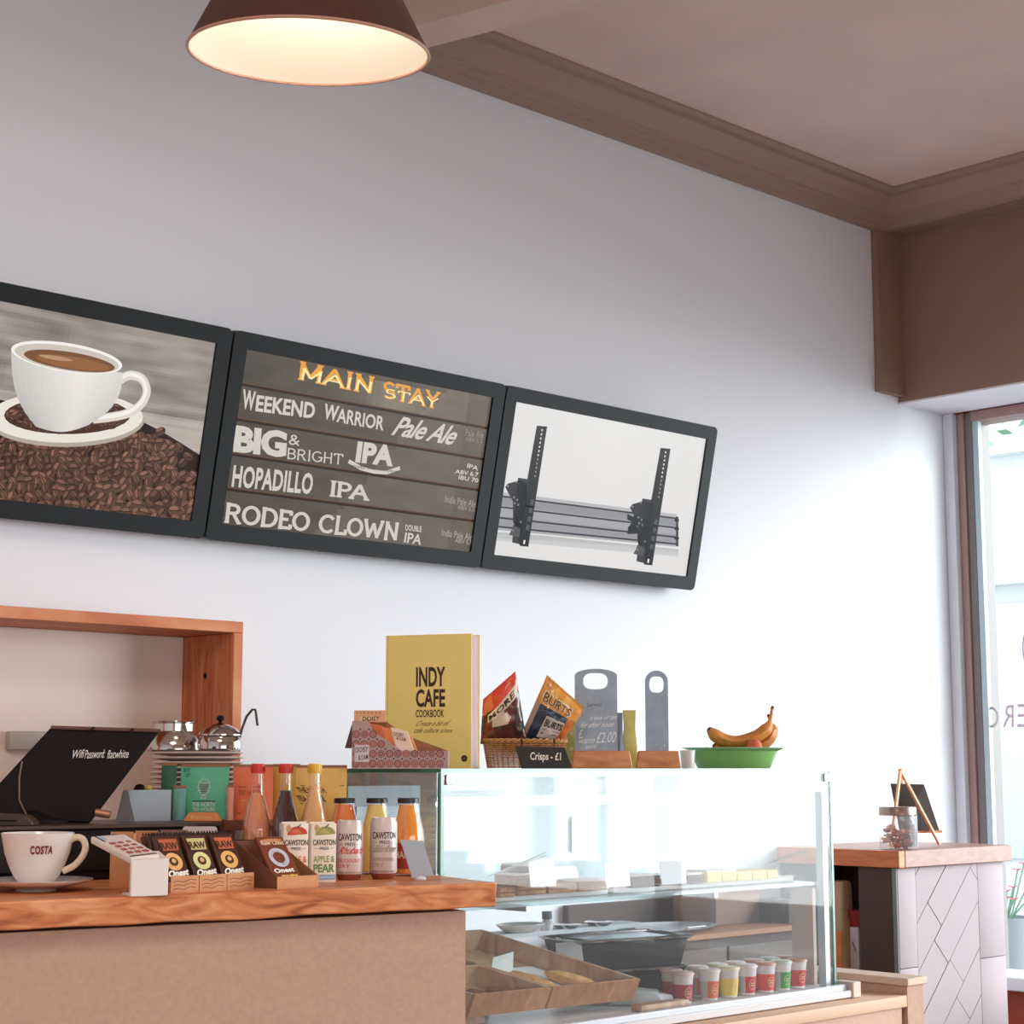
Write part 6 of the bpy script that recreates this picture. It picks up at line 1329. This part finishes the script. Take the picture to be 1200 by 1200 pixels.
# what stands in its open side
def cabpt(px, py, X): return at(px, py, X=X)
q = cabpt(988, 1135, kx0+.075)
pb = thing('paper_bag', 'brown paper bag standing in the open side of the window cabinet', 'bag', (q.x, q.y, .0207))
hh = cabpt(990, 1031, kx0+.12).z-.0207; wv_ = abs(cabpt(1002, 1100, kx0+.12).y-cabpt(978, 1100, kx0+.12).y)
link('bag_body', MB().hull8([V((-.07, -wv_*.4, 0)), V((.07, -wv_*.4, 0)), V((.07, wv_*.4, 0)), V((-.07, wv_*.4, 0))], [V((-.03, -wv_*.30, hh)), V((.03, -wv_*.30, hh)), V((.03, wv_*.4, hh)), V((-.03, wv_*.4, hh))]), mat('bag_khaki', 'c8ac88', .8, var=.1, vs=14), pb, bevel=.01)
lo2 = hh*.80
link('orange_label', MB().hull8([V((-.078, -wv_*.48, hh*.35)), V((-.0705, -wv_*.48, hh*.35)), V((-.0705, wv_*.45, hh*.35)), V((-.078, wv_*.45, hh*.35))], [V((-.052, -wv_*.40, lo2)), V((-.045, -wv_*.40, lo2)), V((-.045, wv_*.4, lo2)), V((-.052, wv_*.4, lo2))]), mat('bag_orange', 'e88a50', .7, var=.15, vs=20), pb, bevel=.003)
q = cabpt(1008, 1135, kx0+.10); zt2 = cabpt(1008, 1086, kx0+.10).z; wz = abs(cabpt(1014, 1100, kx0+.10).y-cabpt(1004, 1100, kx0+.10).y)
wb = thing('white_carton', 'narrow white printed carton beside the paper bag in the cabinet', 'carton', (q.x, q.y, .0207))
link('carton_body', MB().box((-.03, -wz/2, 0), (.03, wz/2, zt2-.0207), bev=.002), mat('carton_white', 'e0d8dc', .6), wb)
pr = Print(plane_map((-.0305, wz/2, 0), (0, -1, 0), (0, 0, 1), (-1, 0, 0)), .0005); Z2 = zt2-.0207
pr.line([(wz*.3, Z2-.05), (wz*.7, Z2-.08)], .006, '8890a0'); pr.line([(0, Z2-.16), (wz, Z2-.15)], .006, 'd08060'); pr.poly([(0, Z2-.24), (wz, Z2-.22), (wz, Z2-.16), (0, Z2-.16)], 'd89880'); pr.line([(wz*.3, Z2-.28), (wz*.6, Z2-.31)], .008, '404858'); pr.build('carton_print', PRINT, wb)
zr = cabpt(1008, 1072, kx0+.10).z; rb = link('red_tub', MB().lathe([(0, 0), (.03, 0), (.036, .04), (.038, .055), (0, .056)], 20), mat('tub_red', '9a3438', .5)); rb.location = (q.x, q.y, zt2+.0005)
tag(rb, 'small red tub on top of the narrow white carton in the cabinet', 'tub')

# easel chalkboard and glass jar on the cabinet
zt3 = kt+.0005
def kp(px, py, Y): return at(px, py, Y=Y)
Yb = 3.62; foot = kp(1075, 990, Yb)
ez = thing('table_easel', 'small orange wooden easel holding a blank chalkboard on the cabinet', 'easel', (foot.x, Yb, zt3))
def ezp(px, py, Y, z=None): p = kp(px, py, Y); p = V((p.x, Y, z if z is not None else p.z)); return p
topp = ezp(1055, 903, Yb+.03); 
for a, nm in ((ezp(1101, 988, Yb-.06, zt3+.004), 'easel_leg'), (ezp(1044, 988, Yb-.02, zt3+.004), 'easel_leg'), (ezp(1062, 985, Yb+.12, zt3+.004), 'rear_leg')): link(nm, MB().tube([a, topp+(topp-a).normalized()*.006], .0065, 4), M_orangew, ez, world=True, smooth=False)
b4 = [ezp(1055, 974, Yb+.03), ezp(1101, 973, Yb-.045), ezp(1083, 919, Yb-.01), ezp(1044, 918, Yb+.065)]
quad_slab('chalkboard', b4, .006, mat('easel_board_dark', '4a3f3c', .6, var=.1), ez)
link('board_ledge', MB().tube([b4[0]-V((0, .008, .004)), b4[1]-V((0, .008, .004))], .006, 4), M_orangew, ez, world=True, smooth=False)
Yj = 3.50; q = kp(1053, 992, Yj); s = mpp(q); r = 22*s; h = 49*s
jr = thing('glass_jar', 'clear glass jar of wrapped sweets with lid, front of the easel', 'jar', (q.x, Yj, zt3)); 
link('jar_glass', MB().lathe_open([(0, .003), (r*.94, .001), (r, .008), (r, h*.78), (r*.9, h*.83)], 36), glass('jar_glass', 'ffffff', 2.2, .03, .22), jr)
link('jar_lid', MB().lathe_open([(r*.97, h*.80), (r*1.0, h*.81), (r*1.0, h*.97), (r*.96, h), (0, h)], 36), mat('lid_bronze', '9a8478', .3, .5), jr)
link('jar_label', MB().add([V(((r+.001)*cos(a), (r+.001)*sin(a), z)) for z in (.006, h*.80) for a in [R(-70+i*6) for i in range(12)]], [[i, i+1, 13+i, 12+i] for i in range(11)]), mat('jar_label_grey', 'c4c8d4', .5), jr)
rr = random.Random(4); swc = ['c85a3c', 'a83c30', 'e0a080', '8a4030', 'd8c8c0', 'c07850']
for k in range(34):
    a = rr.uniform(0, 6.28); rad = (r*.72)*math.sqrt(rr.random()); z = .012+.0155*(k//8)+rr.uniform(0, .004); c = swc[k % 6]
    e = V((rr.uniform(-1, 1), rr.uniform(-1, 1), rr.uniform(-.5, .5))).normalized()
    o = link('sweet', MB().tube([-e*.016, -e*.010, -e*.009, -e*.004, e*.004, e*.009, e*.010, e*.016], [.006, .002, .005, .0085, .0085, .005, .002, .006], 7), mat('sweet_'+c, c, .35)); o.location = (q.x+rad*cos(a), Yj+rad*sin(a), zt3+z)
    nmc = {'c85a3c': 'orange-red', 'a83c30': 'dark red', 'e0a080': 'peach', '8a4030': 'maroon', 'd8c8c0': 'silvery white', 'c07850': 'copper'}[c]
    tag(o, f'twist-wrapped {nmc} sweet inside the glass jar on the cabinet', 'sweet', f'{nmc} sweets in the glass jar')
# low wooden shelf unit seen through the case
lu = thing('low_back_unit', 'low dark wooden unit against the back wall behind the case', 'cabinet', (4.42, 3.72, 0)); zl = at(870, 1092, Y=3.55).z
link('unit_top', MB().box((3.98, 3.55, zl-.012), (4.74, YW-.004, zl+.004)), mat('unit_top_wood', '9c6038', .6), lu, world=True, bevel=.002)
link('unit_body', MB().box((4.0, 3.57, 0), (4.72, YW-.005, zl-.0125)), M_dark, lu, world=True, bevel=.002)
for x in (4.08, 4.41): link('unit_door', MB().box((x-.06, 3.562, .04), (x+.26, 3.5695, zl-.04), bev=.002), mat('unit_door_brown', '5c4a42', .7), lu, world=True)
t = thing('metal_tray', 'flat pale metal tray on the low dark unit behind the case', 'tray', (4.19, 3.72, zl+.0045)); link('tray_base', MB().lathe([(0, .0), (.16, 0), (.19, .012), (.187, .013), (.158, .003), (0, .003)], 40).xf(Matrix.Diagonal((1.3, .7, 1, 1))), M_alu, t); link('tray_handle', MB().tube([(-.02, -.132, .012), (-.02, -.15, .02), (.06, -.15, .02), (.06, -.132, .012)], .003, 6), M_alu, t)
zz2 = at(870, 1047, Y=3.88).z; link('unit_back', MB().box((4.0, 3.90, zl+.0045), (4.73, YW-.005, zz2)).box((4.70, 3.60, zl+.0045), (4.73, 3.8995, zz2)), M_dark, lu, world=True)
t = thing('stock_carton', 'brown stock carton on the low dark unit behind the case', 'carton', (4.58, 3.80, zl+.0045)); link('carton_body', MB().box((-.11, -.09, 0), (.11, .09, .13), bev=.002), mat('stock_card', '8c6a58', .8), t); link('carton_flap', MB().box((-.11, -.0915, .09), (.11, -.0905, .1305)), M_cardd, t)
